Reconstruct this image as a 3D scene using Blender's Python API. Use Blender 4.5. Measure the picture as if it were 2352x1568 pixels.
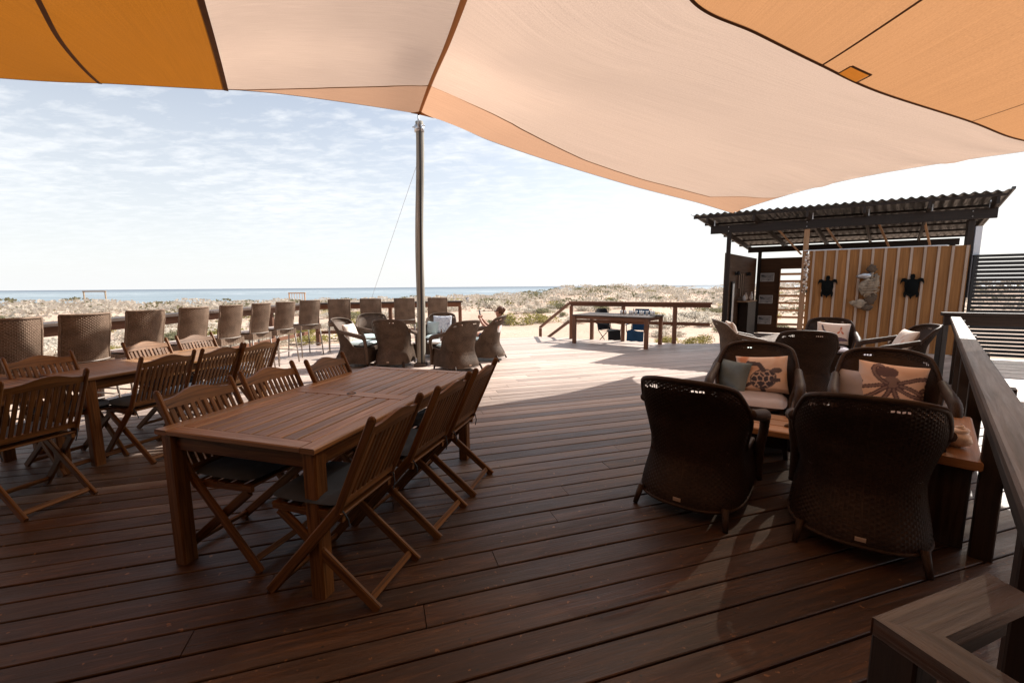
import bpy, bmesh, math, random
from mathutils import Vector, Matrix, noise
random.seed(7)
R = math.radians
sc = bpy.context.scene
col = sc.collection
for o in list(bpy.data.objects): bpy.data.objects.remove(o)

# ------------------------------------------------------------------ camera
CAM_H, PITCH, ROLL = 1.5, math.atan(126/980.0), R(-0.45)
cam = bpy.data.cameras.new('camera'); camo = bpy.data.objects.new('camera', cam); col.objects.link(camo)
cam.sensor_width = 36.0; cam.lens = 980.0/2352*36; cam.clip_start = 0.05; cam.clip_end = 40000
fw = Vector((0, math.cos(PITCH), -math.sin(PITCH))); up = Vector((0, math.sin(PITCH), math.cos(PITCH))); rt = Vector((1, 0, 0))
cr, sr = math.cos(ROLL), math.sin(ROLL)
r2 = rt*cr + up*sr; u2 = up*cr - rt*sr
m = Matrix((r2, u2, -fw)).transposed().to_4x4(); m.translation = (0, 0, CAM_H)
camo.matrix_world = m
sc.camera = camo

# ------------------------------------------------------------------ sun, sky, exposure
SUN = Vector((0.90, 0.785, 1.0)).normalized()
ELEV = math.asin(SUN.z); AZ = math.atan2(SUN.x, SUN.y)
sl = bpy.data.lights.new('sun', 'SUN'); sl.energy = 5.0; sl.angle = R(0.53); sl.color = (1.0, 0.94, 0.86)
so = bpy.data.objects.new('sun', sl); col.objects.link(so)
so.rotation_euler = (-SUN).to_track_quat('-Z', 'Y').to_euler()
so.location = (8, 8, 12)

w = bpy.data.worlds.new('World'); sc.world = w; w.use_nodes = True
nt = w.node_tree; nt.nodes.clear()
def N(t, **k):
    n = nt.nodes.new(t)
    for a, b in k.items(): setattr(n, a, b)
    return n
out = N('ShaderNodeOutputWorld'); bg = N('ShaderNodeBackground'); bg.inputs['Strength'].default_value = 0.078
sky = N('ShaderNodeTexSky', sky_type='NISHITA'); sky.sun_disc = False
sky.sun_elevation = ELEV; sky.sun_rotation = AZ; sky.dust_density = 1.6; sky.air_density = 1.0; sky.ozone_density = 1.0
tc = N('ShaderNodeTexCoord'); sep = N('ShaderNodeSeparateXYZ'); nt.links.new(tc.outputs['Generated'], sep.inputs[0])
def M(op, a, b=None, c=None):
    n = N('ShaderNodeMath', operation=op)
    for i, v in enumerate((a, b, c)):
        if v is None: continue
        if isinstance(v, (int, float)): n.inputs[i].default_value = v
        else: nt.links.new(v, n.inputs[i])
    return n.outputs[0]
zc = M('MAXIMUM', sep.outputs['Z'], 0.0)
den = M('ADD', zc, 0.09)
cx = M('DIVIDE', sep.outputs['X'], den); cy = M('DIVIDE', sep.outputs['Y'], den)
comb = N('ShaderNodeCombineXYZ'); nt.links.new(cx, comb.inputs[0]); nt.links.new(cy, comb.inputs[1])
rotn = N('ShaderNodeMapping'); nt.links.new(comb.outputs[0], rotn.inputs[0]); rotn.inputs['Rotation'].default_value = (0, 0, R(28)); rotn.inputs['Scale'].default_value = (1.0, 1.7, 1)
n1 = N('ShaderNodeTexNoise'); nt.links.new(rotn.outputs[0], n1.inputs[0]); n1.inputs['Scale'].default_value = 5.2; n1.inputs['Detail'].default_value = 7; n1.inputs['Roughness'].default_value = 0.62; n1.inputs['Distortion'].default_value = 0.25
n2 = N('ShaderNodeTexNoise'); nt.links.new(comb.outputs[0], n2.inputs[0]); n2.inputs['Scale'].default_value = 0.75; n2.inputs['Detail'].default_value = 2
s1 = M('ADD', n1.outputs[0], M('MULTIPLY', M('SUBTRACT', n2.outputs[0], 0.5), 0.75))
rampc = N('ShaderNodeValToRGB'); rampc.color_ramp.elements[0].position = 0.41; rampc.color_ramp.elements[1].position = 0.70
nt.links.new(s1, rampc.inputs[0])
hz = N('ShaderNodeMapRange'); nt.links.new(zc, hz.inputs[0]); hz.inputs[1].default_value = 0.0; hz.inputs[2].default_value = 0.16; hz.inputs[3].default_value = 0.0; hz.inputs[4].default_value = 0.72
cm = M('MULTIPLY', rampc.outputs[0], hz.outputs[0])
mixc = N('ShaderNodeMix', data_type='RGBA'); nt.links.new(cm, mixc.inputs['Factor'])
# thin veil of high haze over the whole dome, thicker to the horizon
veil = N('ShaderNodeMix', data_type='RGBA')
hv = N('ShaderNodeMapRange'); nt.links.new(zc, hv.inputs[0]); hv.inputs[1].default_value = 0.0; hv.inputs[2].default_value = 0.5; hv.inputs[3].default_value = 0.88; hv.inputs[4].default_value = 0.16
nt.links.new(hv.outputs[0], veil.inputs['Factor']); nt.links.new(sky.outputs[0], veil.inputs['A']); veil.inputs['B'].default_value = (7.3, 7.4, 7.45, 1)
nt.links.new(veil.outputs['Result'], mixc.inputs['A']); mixc.inputs['B'].default_value = (7.4, 7.55, 7.7, 1)
nt.links.new(mixc.outputs['Result'], bg.inputs[0]); nt.links.new(bg.outputs[0], out.inputs[0])

sc.view_settings.view_transform = 'Standard'; sc.view_settings.look = 'None'
sc.view_settings.gamma = 1.0; sc.view_settings.exposure = 0.9; sc.view_settings.use_curve_mapping = False
sc.render.engine = 'CYCLES'

# ------------------------------------------------------------------ materials
MATS = {}
class NT:
    """tiny node helper"""
    def __init__(s, name):
        s.m = bpy.data.materials.new(name); s.m.use_nodes = True; s.t = s.m.node_tree; s.t.nodes.clear()
        s.o = s.n('ShaderNodeOutputMaterial'); MATS[name] = s.m
    def n(s, t, **k):
        x = s.t.nodes.new(t)
        for a, b in k.items(): setattr(x, a, b)
        return x
    def l(s, a, b): s.t.links.new(a, b)
    def set(s, i, v):
        if hasattr(v, 'is_output') or isinstance(v, bpy.types.NodeSocket): s.l(v, i)
        else: i.default_value = v
    def noise(s, vec, scale, detail=4, rough=0.5, dist=0.0):
        x = s.n('ShaderNodeTexNoise'); s.l(vec, x.inputs['Vector']); x.inputs['Scale'].default_value = scale
        x.inputs['Detail'].default_value = detail; x.inputs['Roughness'].default_value = rough; x.inputs['Distortion'].default_value = dist
        return x.outputs[0]
    def mapping(s, vec, scale=(1, 1, 1), rot=(0, 0, 0), loc=(0, 0, 0)):
        x = s.n('ShaderNodeMapping'); s.l(vec, x.inputs[0]); x.inputs['Scale'].default_value = scale; x.inputs['Rotation'].default_value = rot; s.set(x.inputs['Location'], loc)
        return x.outputs[0]
    def ramp(s, f, stops):
        x = s.n('ShaderNodeValToRGB'); s.l(f, x.inputs[0]); e = x.color_ramp.elements
        while len(e) < len(stops): e.new(0.5)
        for i, (p, c) in enumerate(stops): e[i].position = p; e[i].color = (c if len(c) == 4 else (*c, 1))
        return x.outputs[0]
    def mix(s, f, a, b, mode='MIX'):
        x = s.n('ShaderNodeMix', data_type='RGBA', blend_type=mode); s.set(x.inputs['Factor'], f)
        s.set(x.inputs['A'], a if not isinstance(a, tuple) else (*a[:3], 1)); s.set(x.inputs['B'], b if not isinstance(b, tuple) else (*b[:3], 1))
        return x.outputs['Result']
    def math(s, op, a, b=0.0):
        x = s.n('ShaderNodeMath', operation=op); s.set(x.inputs[0], a); s.set(x.inputs[1], b); x.inputs[2].default_value = 0.0; return x.outputs[0]
    def rng(s, v, a, b, c, d):
        x = s.n('ShaderNodeMapRange'); s.l(v, x.inputs[0])
        for i, q in enumerate((a, b, c, d)): x.inputs[i+1].default_value = q
        return x.outputs[0]
    def bump(s, h, strength=0.3, dist=0.01):
        x = s.n('ShaderNodeBump'); s.l(h, x.inputs['Height']); x.inputs['Strength'].default_value = strength; x.inputs['Distance'].default_value = dist
        return x.outputs[0]
    def bsdf(s, colr, rough=0.6, normal=None, spec=0.5, metal=0.0, trans=0.0):
        b = s.n('ShaderNodeBsdfPrincipled'); s.set(b.inputs['Base Color'], (*colr, 1) if isinstance(colr, tuple) else colr)
        s.set(b.inputs['Roughness'], rough); s.set(b.inputs['Specular IOR Level'], spec); b.inputs['Metallic'].default_value = metal
        b.inputs['Transmission Weight'].default_value = trans
        if normal is not None: s.l(normal, b.inputs['Normal'])
        return b.outputs[0]
    def end(s, sh): s.l(sh, s.o.inputs[0]); return s.m
    def uv(s): return s.n('ShaderNodeTexCoord').outputs['UV']
    def obj(s): return s.n('ShaderNodeTexCoord').outputs['Object']
    def pos(s): return s.n('ShaderNodeNewGeometry').outputs['Position']
    def rand(s): return s.n('ShaderNodeObjectInfo').outputs['Random']

def wood(name, dark, light, rough=0.55, tint=0.35, spec=0.4, grain=1.0, grey=None, bumps=0.25, mottle=0.25):
    t = NT(name); uv = t.uv()
    g = t.noise(t.mapping(uv, (2.2*grain, 55*grain, 1)), 1.0, 6, 0.65, 0.6)
    big = t.noise(t.mapping(uv, (1.3, 6, 1)), 1.0, 3)
    c = t.ramp(g, [(0.28, dark), (0.72, light)])
    c = t.mix(t.rng(big, 0.35, 0.7, 0, mottle), c, tuple(x*0.45 for x in dark))
    rr = t.rng(t.rand(), 0, 1, 1-tint, 1+tint)
    rgb = t.n('ShaderNodeCombineXYZ')
    for i in range(3): t.l(rr, rgb.inputs[i])
    c = t.mix(1.0, c, rgb.outputs[0], 'MULTIPLY')
    if grey:
        gn = t.noise(t.mapping(uv, (0.9, 14, 1), loc=(3, 7, 0)), 1.0, 5, 0.7)
        c = t.mix(t.rng(gn, 0.42, 0.62, 0, grey[3]), c, grey[:3])
    return t.end(t.bsdf(c, t.rng(g, 0.2, 0.8, rough+0.1, rough-0.08), t.bump(g, bumps, 0.004), spec))

def plain(name, c, rough=0.6, spec=0.4, var=0.15, scale=8, metal=0.0, bumps=0.0):
    t = NT(name); n = t.noise(t.obj(), scale, 5, 0.6)
    cc = t.mix(t.rng(n, 0.3, 0.7, 0, 1), tuple(x*(1-var) for x in c), tuple(min(1, x*(1+var)) for x in c))
    return t.end(t.bsdf(cc, rough, t.bump(n, bumps, 0.01) if bumps else None, spec, metal))

def fabric(name, c, var=0.1, rough=0.9, c2=None):
    t = NT(name); o = t.obj(); n = t.noise(o, 260, 2); n2 = t.noise(o, 5, 3)
    cc = t.mix(t.rng(n2, 0.3, 0.7, 0, 1), tuple(x*(1-var) for x in c), c2 or tuple(min(1, x*(1+var)) for x in c))
    return t.end(t.bsdf(cc, rough, t.bump(n, 0.25, 0.002), 0.15))

wood('teak', (0.038, 0.015, 0.004), (0.235, 0.103, 0.029), 0.52, 0.22, 0.25)
wood('teak_top', (0.095, 0.039, 0.011), (0.39, 0.190, 0.066), 0.45, 0.30, 0.3, grey=(0.34, 0.24, 0.17, 0.45), mottle=0.6)
wood('dark_timber', (0.010, 0.006, 0.004), (0.036, 0.019, 0.012), 0.55, 0.2)
wood('rail_timber', (0.011, 0.005, 0.003), (0.095, 0.045, 0.025), 0.45, 0.2, spec=0.4, grain=0.75, grey=(0.115, 0.092, 0.080, 0.6), bumps=0.9, mottle=0.7)
wood('red_timber', (0.10, 0.040, 0.020), (0.24, 0.105, 0.055), 0.6, 0.2)
wood('pale_batten', (0.40, 0.29, 0.22), (0.58, 0.45, 0.36), 0.7, 0.08, 0.2)
wood('ply_shaded', (0.060, 0.026, 0.011), (0.13, 0.06, 0.026), 0.6, 0.1, 0.3, grain=0.5)  # dark stain plus the hut's inner shade put into the ply colour
wood('ply', (0.23, 0.098, 0.027), (0.42, 0.195, 0.062), 0.6, 0.15, 0.3, grain=0.5, mottle=0.3)
wood('pine', (0.30, 0.16, 0.08), (0.50, 0.31, 0.18), 0.6, 0.15, 0.3)
wood('slab_wood', (0.22, 0.095, 0.035), (0.42, 0.21, 0.09), 0.45, 0.15, 0.45, grain=0.7)
wood('pole_wood', (0.20, 0.185, 0.155), (0.44, 0.41, 0.35), 0.75, 0.05, 0.2, grain=0.6)
plain('black_metal', (0.018, 0.019, 0.021), 0.55, 0.4)
plain('steel', (0.55, 0.56, 0.58), 0.35, 0.5, metal=0.9)
plain('stool_metal', (0.26, 0.22, 0.19), 0.45, 0.5)
plain('iron_roof', (0.075, 0.072, 0.070), 0.5, 0.5, metal=0.0, scale=3)
plain('turtle_black', (0.004, 0.005, 0.005), 0.8, 0.1)
plain('driftwood', (0.33, 0.26, 0.19), 0.85, 0.2, 0.45, 14, bumps=0.6)
plain('driftwood_dark', (0.12, 0.085, 0.06), 0.85, 0.2, 0.4, 14, bumps=0.6)
plain('shell', (0.80, 0.60, 0.48), 0.45, 0.5, 0.35, 22, bumps=0.3)
plain('coral', (0.50, 0.30, 0.17), 0.7, 0.3, 0.4, 30, bumps=0.6)
plain('white_plastic', (0.78, 0.78, 0.77), 0.4, 0.5, 0.05)
plain('white_paint', (0.72, 0.75, 0.80), 0.5, 0.4, 0.05)
plain('bottle_brown', (0.10, 0.028, 0.010), 0.1, 0.6)
plain('blue_plastic', (0.035, 0.12, 0.27), 0.5)
plain('skin', (0.50, 0.26, 0.18), 0.55, 0.4, 0.06)
plain('hair', (0.13, 0.065, 0.04), 0.6, 0.3, 0.3, 40)
plain('phone_black', (0.02, 0.02, 0.025), 0.25)
plain('cable_grey', (0.45, 0.47, 0.5), 0.5)
plain('hem_brown', (0.10, 0.042, 0.016), 0.9, 0.1)
fabric('cushion_navy', (0.050, 0.062, 0.082), 0.2)
fabric('cushion_grey', (0.42, 0.40, 0.45), 0.1)
fabric('cushion_aqua', (0.50, 0.60, 0.60), 0.06)
fabric('pillow_teal', (0.16, 0.21, 0.235), 0.2)
fabric('pillow_white', (0.68, 0.62, 0.57), 0.08, c2=(0.62, 0.50, 0.43))
fabric('shirt_white', (0.75, 0.75, 0.76), 0.05)
fabric('camp_black', (0.014, 0.015, 0.018), 0.1)
fabric('camp_blue', (0.018, 0.055, 0.115), 0.2)
def wick(name, a, b, rough=0.55):
    t = NT(name); uv = t.uv(); n = t.noise(t.mapping(uv, (30, 200, 1)), 1.0, 3); n2 = t.noise(t.obj(), 7, 3)
    c = t.mix(t.rng(n, 0.3, 0.7, 0, 1), a, b); c = t.mix(t.rng(n2, 0.4, 0.7, 0, 0.5), c, tuple(x*0.55 for x in a))
    return t.end(t.bsdf(c, rough, None, 0.18))
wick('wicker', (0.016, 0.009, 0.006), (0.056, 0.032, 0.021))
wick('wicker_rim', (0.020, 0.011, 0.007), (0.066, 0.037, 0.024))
wick('wicker_sunlit', (0.055, 0.036, 0.025), (0.17, 0.118, 0.086))
wick('wicker_stool', (0.12, 0.082, 0.058), (0.33, 0.235, 0.175))
def printed(name):
    t = NT(name); a = t.n('ShaderNodeVertexColor'); a.layer_name = 'print'
    n = t.noise(t.obj(), 260, 2)
    return t.end(t.bsdf(a.outputs[0], 0.9, t.bump(n, 0.25, 0.002), 0.15))
printed('printed_cloth')

def deck_mat(name, frame_rot, wear_and_sun):
    # stained boards; farther ones paler, part weather bleaching, part sunlight put into the colour
    t = NT(name); p = t.mapping(t.pos(), rot=(0, 0, frame_rot))
    rnd = t.rand(); off = t.n('ShaderNodeCombineXYZ'); t.l(t.math('MULTIPLY', rnd, 53.0), off.inputs[0]); t.l(t.math('MULTIPLY', rnd, 17.0), off.inputs[1])
    va = t.n('ShaderNodeVectorMath', operation='ADD'); t.l(p, va.inputs[0]); t.l(off.outputs[0], va.inputs[1]); v = va.outputs[0]
    g = t.noise(t.mapping(v, (2.0, 48, 1)), 1.0, 7, 0.68, 0.8)
    st = t.noise(t.mapping(v, (1.1, 7, 1)), 1.0, 5, 0.6)
    sp = t.noise(t.pos(), 26, 3, 0.6)
    md = t.noise(t.mapping(v, (2.6, 22, 1)), 1.0, 5, 0.7, 1.2)
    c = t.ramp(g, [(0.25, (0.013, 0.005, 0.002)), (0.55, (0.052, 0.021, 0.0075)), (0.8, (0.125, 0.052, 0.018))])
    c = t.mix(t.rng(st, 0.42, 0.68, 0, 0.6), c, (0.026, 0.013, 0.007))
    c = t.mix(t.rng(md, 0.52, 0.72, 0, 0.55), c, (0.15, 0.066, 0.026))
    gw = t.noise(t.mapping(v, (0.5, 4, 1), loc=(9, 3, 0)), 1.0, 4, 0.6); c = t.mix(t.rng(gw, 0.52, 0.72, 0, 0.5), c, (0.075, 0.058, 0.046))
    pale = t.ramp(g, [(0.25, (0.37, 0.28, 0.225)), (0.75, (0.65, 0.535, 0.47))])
    if wear_and_sun is None: f = t.rng(st, 0.2, 0.8, 0.85, 1.0)
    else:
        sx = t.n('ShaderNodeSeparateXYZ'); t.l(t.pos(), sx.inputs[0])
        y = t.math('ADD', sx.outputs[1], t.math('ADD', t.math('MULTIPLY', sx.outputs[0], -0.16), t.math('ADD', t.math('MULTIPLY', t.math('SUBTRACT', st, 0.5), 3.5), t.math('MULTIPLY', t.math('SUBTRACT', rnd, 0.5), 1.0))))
        f = t.rng(y, wear_and_sun[0], wear_and_sun[1], 0.0, 0.95)
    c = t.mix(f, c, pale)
    rr = t.rng(rnd, 0, 1, 0.78, 1.2); rgb = t.n('ShaderNodeCombineXYZ')
    for i in range(3): t.l(rr, rgb.inputs[i])
    c = t.mix(1.0, c, rgb.outputs[0], 'MULTIPLY')
    c = t.mix(t.rng(sp, 0.66, 0.72, 0, 0.85), c, (0.24, 0.115, 0.045))          # worn flecks
    kn = t.noise(t.mapping(v, (5, 16, 1)), 1.0, 1); c = t.mix(t.rng(kn, 0.76, 0.80, 0, 0.85), c, (0.018, 0.009, 0.006))  # knots
    # screw heads: two to a board over every joist
    px_ = t.n('ShaderNodeSeparateXYZ'); t.l(p, px_.inputs[0]); ox_ = t.n('ShaderNodeSeparateXYZ'); t.l(t.obj(), ox_.inputs[0])
    ux_ = t.math('SUBTRACT', t.math('WRAP', px_.outputs[0], 0.6), 0.3)
    vy_ = t.math('SUBTRACT', t.math('ABSOLUTE', ox_.outputs[1]), 0.045)
    dd_ = t.math('SQRT', t.math('ADD', t.math('MULTIPLY', ux_, ux_), t.math('MULTIPLY', vy_, vy_)))
    c = t.mix(t.rng(dd_, 0.0050, 0.0075, 0.9, 0.0), c, (0.012, 0.010, 0.009))
    rgh = t.math('ADD', t.rng(st, 0.3, 0.7, 0.33, 0.55), t.math('MULTIPLY', g, 0.12))
    return t.end(t.bsdf(c, rgh, t.bump(t.math('ADD', g, t.math('MULTIPLY', md, 0.6)), 0.6, 0.005), 0.5))
BOARD_AZ = R(73.0)          # boards run this way, measured clockwise from +Y
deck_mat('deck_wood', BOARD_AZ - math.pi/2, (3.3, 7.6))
deck_mat('walkway_wood', R(118) - math.pi/2, None)

def sail_mat(name, refl, trn, holes):
    t = NT(name); uv = t.uv()
    g = t.noise(t.mapping(uv, (0.8, 55, 1)), 1.0, 7, 0.8, 0.15)
    kn = t.noise(t.mapping(uv, (60, 110, 1)), 1.0, 3)
    f = t.math('ADD', t.rng(g, 0.3, 0.7, 0.80, 1.09), t.rng(kn, 0.3, 0.7, -0.14, 0.14))
    rgb = t.n('ShaderNodeCombineXYZ')
    for i in range(3): t.l(f, rgb.inputs[i])
    ct = t.mix(1.0, trn, rgb.outputs[0], 'MULTIPLY')
    tr = t.n('ShaderNodeBsdfTranslucent'); t.l(ct, tr.inputs[0]); nb = t.bump(g, 0.2, 0.02); t.l(nb, tr.inputs['Normal'])
    df = t.n('ShaderNodeBsdfDiffuse'); df.inputs[0].default_value = (*refl, 1)
    tp = t.n('ShaderNodeBsdfTransparent'); tp.inputs[0].default_value = (1, 0.86, 0.7, 1)
    m1 = t.n('ShaderNodeMixShader'); m1.inputs[0].default_value = 0.72; t.l(df.outputs[0], m1.inputs[1]); t.l(tr.outputs[0], m1.inputs[2])
    m2 = t.n('ShaderNodeMixShader'); m2.inputs[0].default_value = holes; t.l(m1.outputs[0], m2.inputs[1]); t.l(tp.outputs[0], m2.inputs[2])
    return t.end(m2.outputs[0])
sail_mat('sail_peach', (0.45, 0.27, 0.17), (0.415, 0.295, 0.225), 0.05)
sail_mat('sail_band', (0.42, 0.22, 0.12), (0.40, 0.225, 0.135), 0.04)
sail_mat('webbing', (0.4, 0.2, 0.1), (0.30, 0.14, 0.06), 0.0)
sail_mat('sail_patch', (0.5, 0.3, 0.1), (1.0, 0.62, 0.16), 0.0)
sail_mat('hem_patch', (0.2, 0.09, 0.03), (0.22, 0.085, 0.02), 0.0)
sail_mat('sail_orange_dark', (0.30, 0.11, 0.02), (0.265, 0.086, 0.006), 0.012)
sail_mat('sail_orange', (0.38, 0.17, 0.05), (0.40, 0.190, 0.080), 0.02)

def ground_mat():
    t = NT('sand'); p = t.pos(); a = t.noise(p, 0.22, 6, 0.65); b = t.noise(p, 3.0, 6, 0.7); d = t.noise(p, 40, 3)
    c = t.ramp(a, [(0.3, (0.47, 0.335, 0.25)), (0.55, (0.53, 0.40, 0.315)), (0.75, (0.58, 0.47, 0.39))])
    c = t.mix(t.rng(b, 0.52, 0.68, 0, 0.6), c, (0.40, 0.325, 0.255))
    h = t.math('ADD', b, t.math('MULTIPLY', d, 0.2))
    return t.end(t.bsdf(c, 0.95, t.bump(h, 0.8, 0.08), 0.1))
ground_mat()
def sea_mat():
    t = NT('sea_water'); p = t.pos()
    s = t.noise(t.mapping(p, (0.004, 0.02, 1)), 1.0, 6, 0.65); b = t.noise(t.mapping(p, (0.12, 0.35, 1)), 1.0, 4, 0.6)
    sx = t.n('ShaderNodeSeparateXYZ'); t.l(p, sx.inputs[0])
    c = t.ramp(s, [(0.35, (0.12, 0.165, 0.20)), (0.6, (0.24, 0.30, 0.33))])
    far = t.rng(sx.outputs[1], 500, 3500, 0.0, 1.0); c = t.mix(far, c, (0.055, 0.085, 0.125))
    fo = t.noise(t.mapping(p, (0.010, 0.075, 1)), 1.0, 6, 0.7)
    band = t.math('MULTIPLY', t.rng(sx.outputs[1], 420, 560, 0, 1), t.rng(sx.outputs[1], 900, 1400, 1, 0))
    c = t.mix(t.math('MULTIPLY', t.rng(fo, 0.56, 0.62, 0, 0.9), band), c, (0.75, 0.78, 0.8))
    return t.end(t.bsdf(c, 0.35, t.bump(b, 0.6, 0.4), 0.35))
sea_mat()
def leaf(name, a, b):
    t = NT(name); r = t.rand(); n = t.noise(t.obj(), 3.0, 3)
    c = t.mix(t.rng(n, 0.3, 0.7, 0, 1), a, b); c = t.mix(t.math('MULTIPLY', r, 0.35), c, tuple(x*0.6 for x in a))
    tr = t.n('ShaderNodeBsdfTranslucent'); t.l(c, tr.inputs[0]); mx = t.n('ShaderNodeMixShader'); mx.inputs[0].default_value = 0.5; t.l(t.bsdf(c, 0.8, None, 0.15), mx.inputs[1]); t.l(tr.outputs[0], mx.inputs[2])
    return t.end(mx.outputs[0])
leaf('leaf_silver', (0.56, 0.51, 0.43), (0.74, 0.68, 0.59))
leaf('leaf_olive', (0.17, 0.165, 0.095), (0.34, 0.315, 0.20))
leaf('leaf_yellow', (0.22, 0.19, 0.055), (0.40, 0.35, 0.13))
leaf('twig', (0.20, 0.16, 0.13), (0.30, 0.25, 0.21))
MATS['print_pic'] = None

# ------------------------------------------------------------------ mesh helpers
class MB:
    def __init__(s): s.v = []; s.f = []; s.uv = []
    def add(s, vs, fs, uvs=None):
        b = len(s.v); s.v += [tuple(x) for x in vs]
        for i, f in enumerate(fs):
            s.f.append(tuple(b+k for k in f)); s.uv.append(uvs[i] if uvs else [(0.0, 0.0)]*len(f))
        return s
    def beam(s, p0, p1, wd, ht, upv=(0, 0, 1), ch=0.004, ext=0.0):
        """prism with chamfered long edges from p0 to p1, width across, height along upv"""
        p0, p1 = Vector(p0), Vector(p1); d = (p1-p0); L = d.length; d.normalize(); p0 = p0-d*ext; p1 = p1+d*ext; L += 2*ext
        side = d.cross(Vector(upv))
        if side.length < 1e-5: side = d.cross(Vector((0, 1, 0)))
        side.normalize(); u = side.cross(d); a, b = wd/2, ht/2; ch = min(ch, a*0.6, b*0.6)
        pr = [(-a+ch, -b), (a-ch, -b), (a, -b+ch), (a, b-ch), (a-ch, b), (-a+ch, b), (-a, b-ch), (-a, -b+ch)]
        vs = [p+side*x+u*y for p in (p0, p1) for x, y in pr]
        r0, r1 = random.uniform(0, 50), random.uniform(0, 50); per = [0]
        for i in range(8): x0, y0 = pr[i]; x1, y1 = pr[(i+1) % 8]; per.append(per[-1]+math.hypot(x1-x0, y1-y0))
        fs = []; uvs = []
        for i in range(8):
            j = (i+1) % 8; fs.append((i, j, 8+j, 8+i)); uvs.append([(r0, r1+per[i]), (r0, r1+per[i+1]), (r0+L, r1+per[i+1]), (r0+L, r1+per[i])])
        fs += [tuple(range(7, -1, -1)), tuple(range(8, 16))]
        uvs += [[(r0+pr[i][0]*0.3, r1+pr[i][1]) for i in range(7, -1, -1)], [(r0+pr[i][0]*0.3, r1+pr[i][1]) for i in range(8)]]
        return s.add(vs, fs, uvs)
    def box(s, c, size, ch=0.003):
        x, y, z = size; c = Vector(c)
        if x >= y and x >= z: return s.beam(c-Vector((x/2, 0, 0)), c+Vector((x/2, 0, 0)), y, z, (0, 0, 1), ch)
        if y >= z: return s.beam(c-Vector((0, y/2, 0)), c+Vector((0, y/2, 0)), x, z, (0, 0, 1), ch)
        return s.beam(c-Vector((0, 0, z/2)), c+Vector((0, 0, z/2)), x, y, (0, 1, 0), ch)
    def tube(s, path, r, n=8, cap=True, closed=False):
        P = [Vector(p) for p in path]; rs = r if isinstance(r, (list, tuple)) else [r]*len(P); K = len(P)
        prev = None; vs = []; fs = []; uvs = []; acc = 0; r0 = random.uniform(0, 30)
        for i, p in enumerate(P):
            if closed: t = P[(i+1) % K]-P[i-1]
            else: t = P[min(i+1, K-1)]-P[max(i-1, 0)]
            t.normalize()
            if prev is None:
                a = t.cross(Vector((0, 0, 1)));
                if a.length < 1e-3: a = t.cross(Vector((0, 1, 0)))
            else: a = prev-t*prev.dot(t)
            a.normalize(); prev = a; b = t.cross(a)
            for k in range(n): th = 2*math.pi*k/n; vs.append(p+(a*math.cos(th)+b*math.sin(th))*rs[i])
        m_ = K if closed else K-1
        for i in range(m_):
            L = (P[(i+1) % K]-P[i]).length
            for k in range(n):
                k2 = (k+1) % n; i2 = (i+1) % K
                fs.append((i*n+k, i*n+k2, i2*n+k2, i2*n+k)); q = rs[i]*2*math.pi/n
                uvs.append([(r0+acc, k*q), (r0+acc, (k+1)*q), (r0+acc+L, (k+1)*q), (r0+acc+L, k*q)])
            acc += L
        if cap and not closed:
            fs += [tuple(range(n-1, -1, -1)), tuple(range((K-1)*n, K*n))]; uvs += [[(0, 0)]*n]*2
        return s.add(vs, fs, uvs)
    def lathe(s, prof, c=(0, 0, 0), n=16):
        """prof: list of (r, z)"""
        c = Vector(c); vs = [c+Vector((r*math.cos(2*math.pi*k/n), r*math.sin(2*math.pi*k/n), z)) for r, z in prof for k in range(n)]
        fs = [(i*n+k, i*n+(k+1) % n, (i+1)*n+(k+1) % n, (i+1)*n+k) for i in range(len(prof)-1) for k in range(n)]
        fs += [tuple(range(n-1, -1, -1)), tuple(range((len(prof)-1)*n, len(prof)*n))]
        return s.add(vs, fs)
    def grid(s, fn, nu, nv, flip=False, uvf=None):
        vs = [fn(i/nu, j/nv) for j in range(nv+1) for i in range(nu+1)]; fs = []; uvs = []
        for j in range(nv):
            for i in range(nu):
                q = (j*(nu+1)+i, j*(nu+1)+i+1, (j+1)*(nu+1)+i+1, (j+1)*(nu+1)+i); fs.append(q[::-1] if flip else q)
                u = [(i/nu, j/nv), ((i+1)/nu, j/nv), ((i+1)/nu, (j+1)/nv), (i/nu, (j+1)/nv)]
                if uvf: u = [uvf(*x) for x in u]
                uvs.append(u[::-1] if flip else u)
        return s.add(vs, fs, uvs)
    def blob(s, c, r, n=10, jit=0.0, seed=0):
        c = Vector(c); r = (r, r, r) if isinstance(r, (int, float)) else r; vs = []; m_ = n//2+1
        for j in range(m_+1):
            ph = math.pi*j/m_
            for k in range(n):
                th = 2*math.pi*k/n; d = Vector((math.sin(ph)*math.cos(th), math.sin(ph)*math.sin(th), math.cos(ph)))
                q = 1+jit*noise.noise(d*2+Vector((seed, seed*1.7, 0))); vs.append(c+Vector((d.x*r[0]*q, d.y*r[1]*q, d.z*r[2]*q)))
        fs = [(j*n+k, (j+1)*n+k, (j+1)*n+(k+1) % n, j*n+(k+1) % n) for j in range(m_) for k in range(n)]
        return s.add(vs, fs)
    def mesh(s, name, smooth=False):
        me = bpy.data.meshes.new(name); me.from_pydata(s.v, [], s.f)
        ul = me.uv_layers.new(name='UVMap'); flat = [c for f in s.uv for uv in f for c in uv]
        ul.data.foreach_set('uv', flat)
        if smooth: me.polygons.foreach_set('use_smooth', [True]*len(me.polygons))
        me.update(); return me
    def build(s, name, mat, parent=None, smooth=False):
        me = s.mesh(name, smooth); me.materials.append(MATS[mat]); return link(name, me, parent)
def link(name, me, parent=None):
    o = bpy.data.objects.new(name, me); col.objects.link(o)
    if parent: o.parent = parent
    return o
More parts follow.
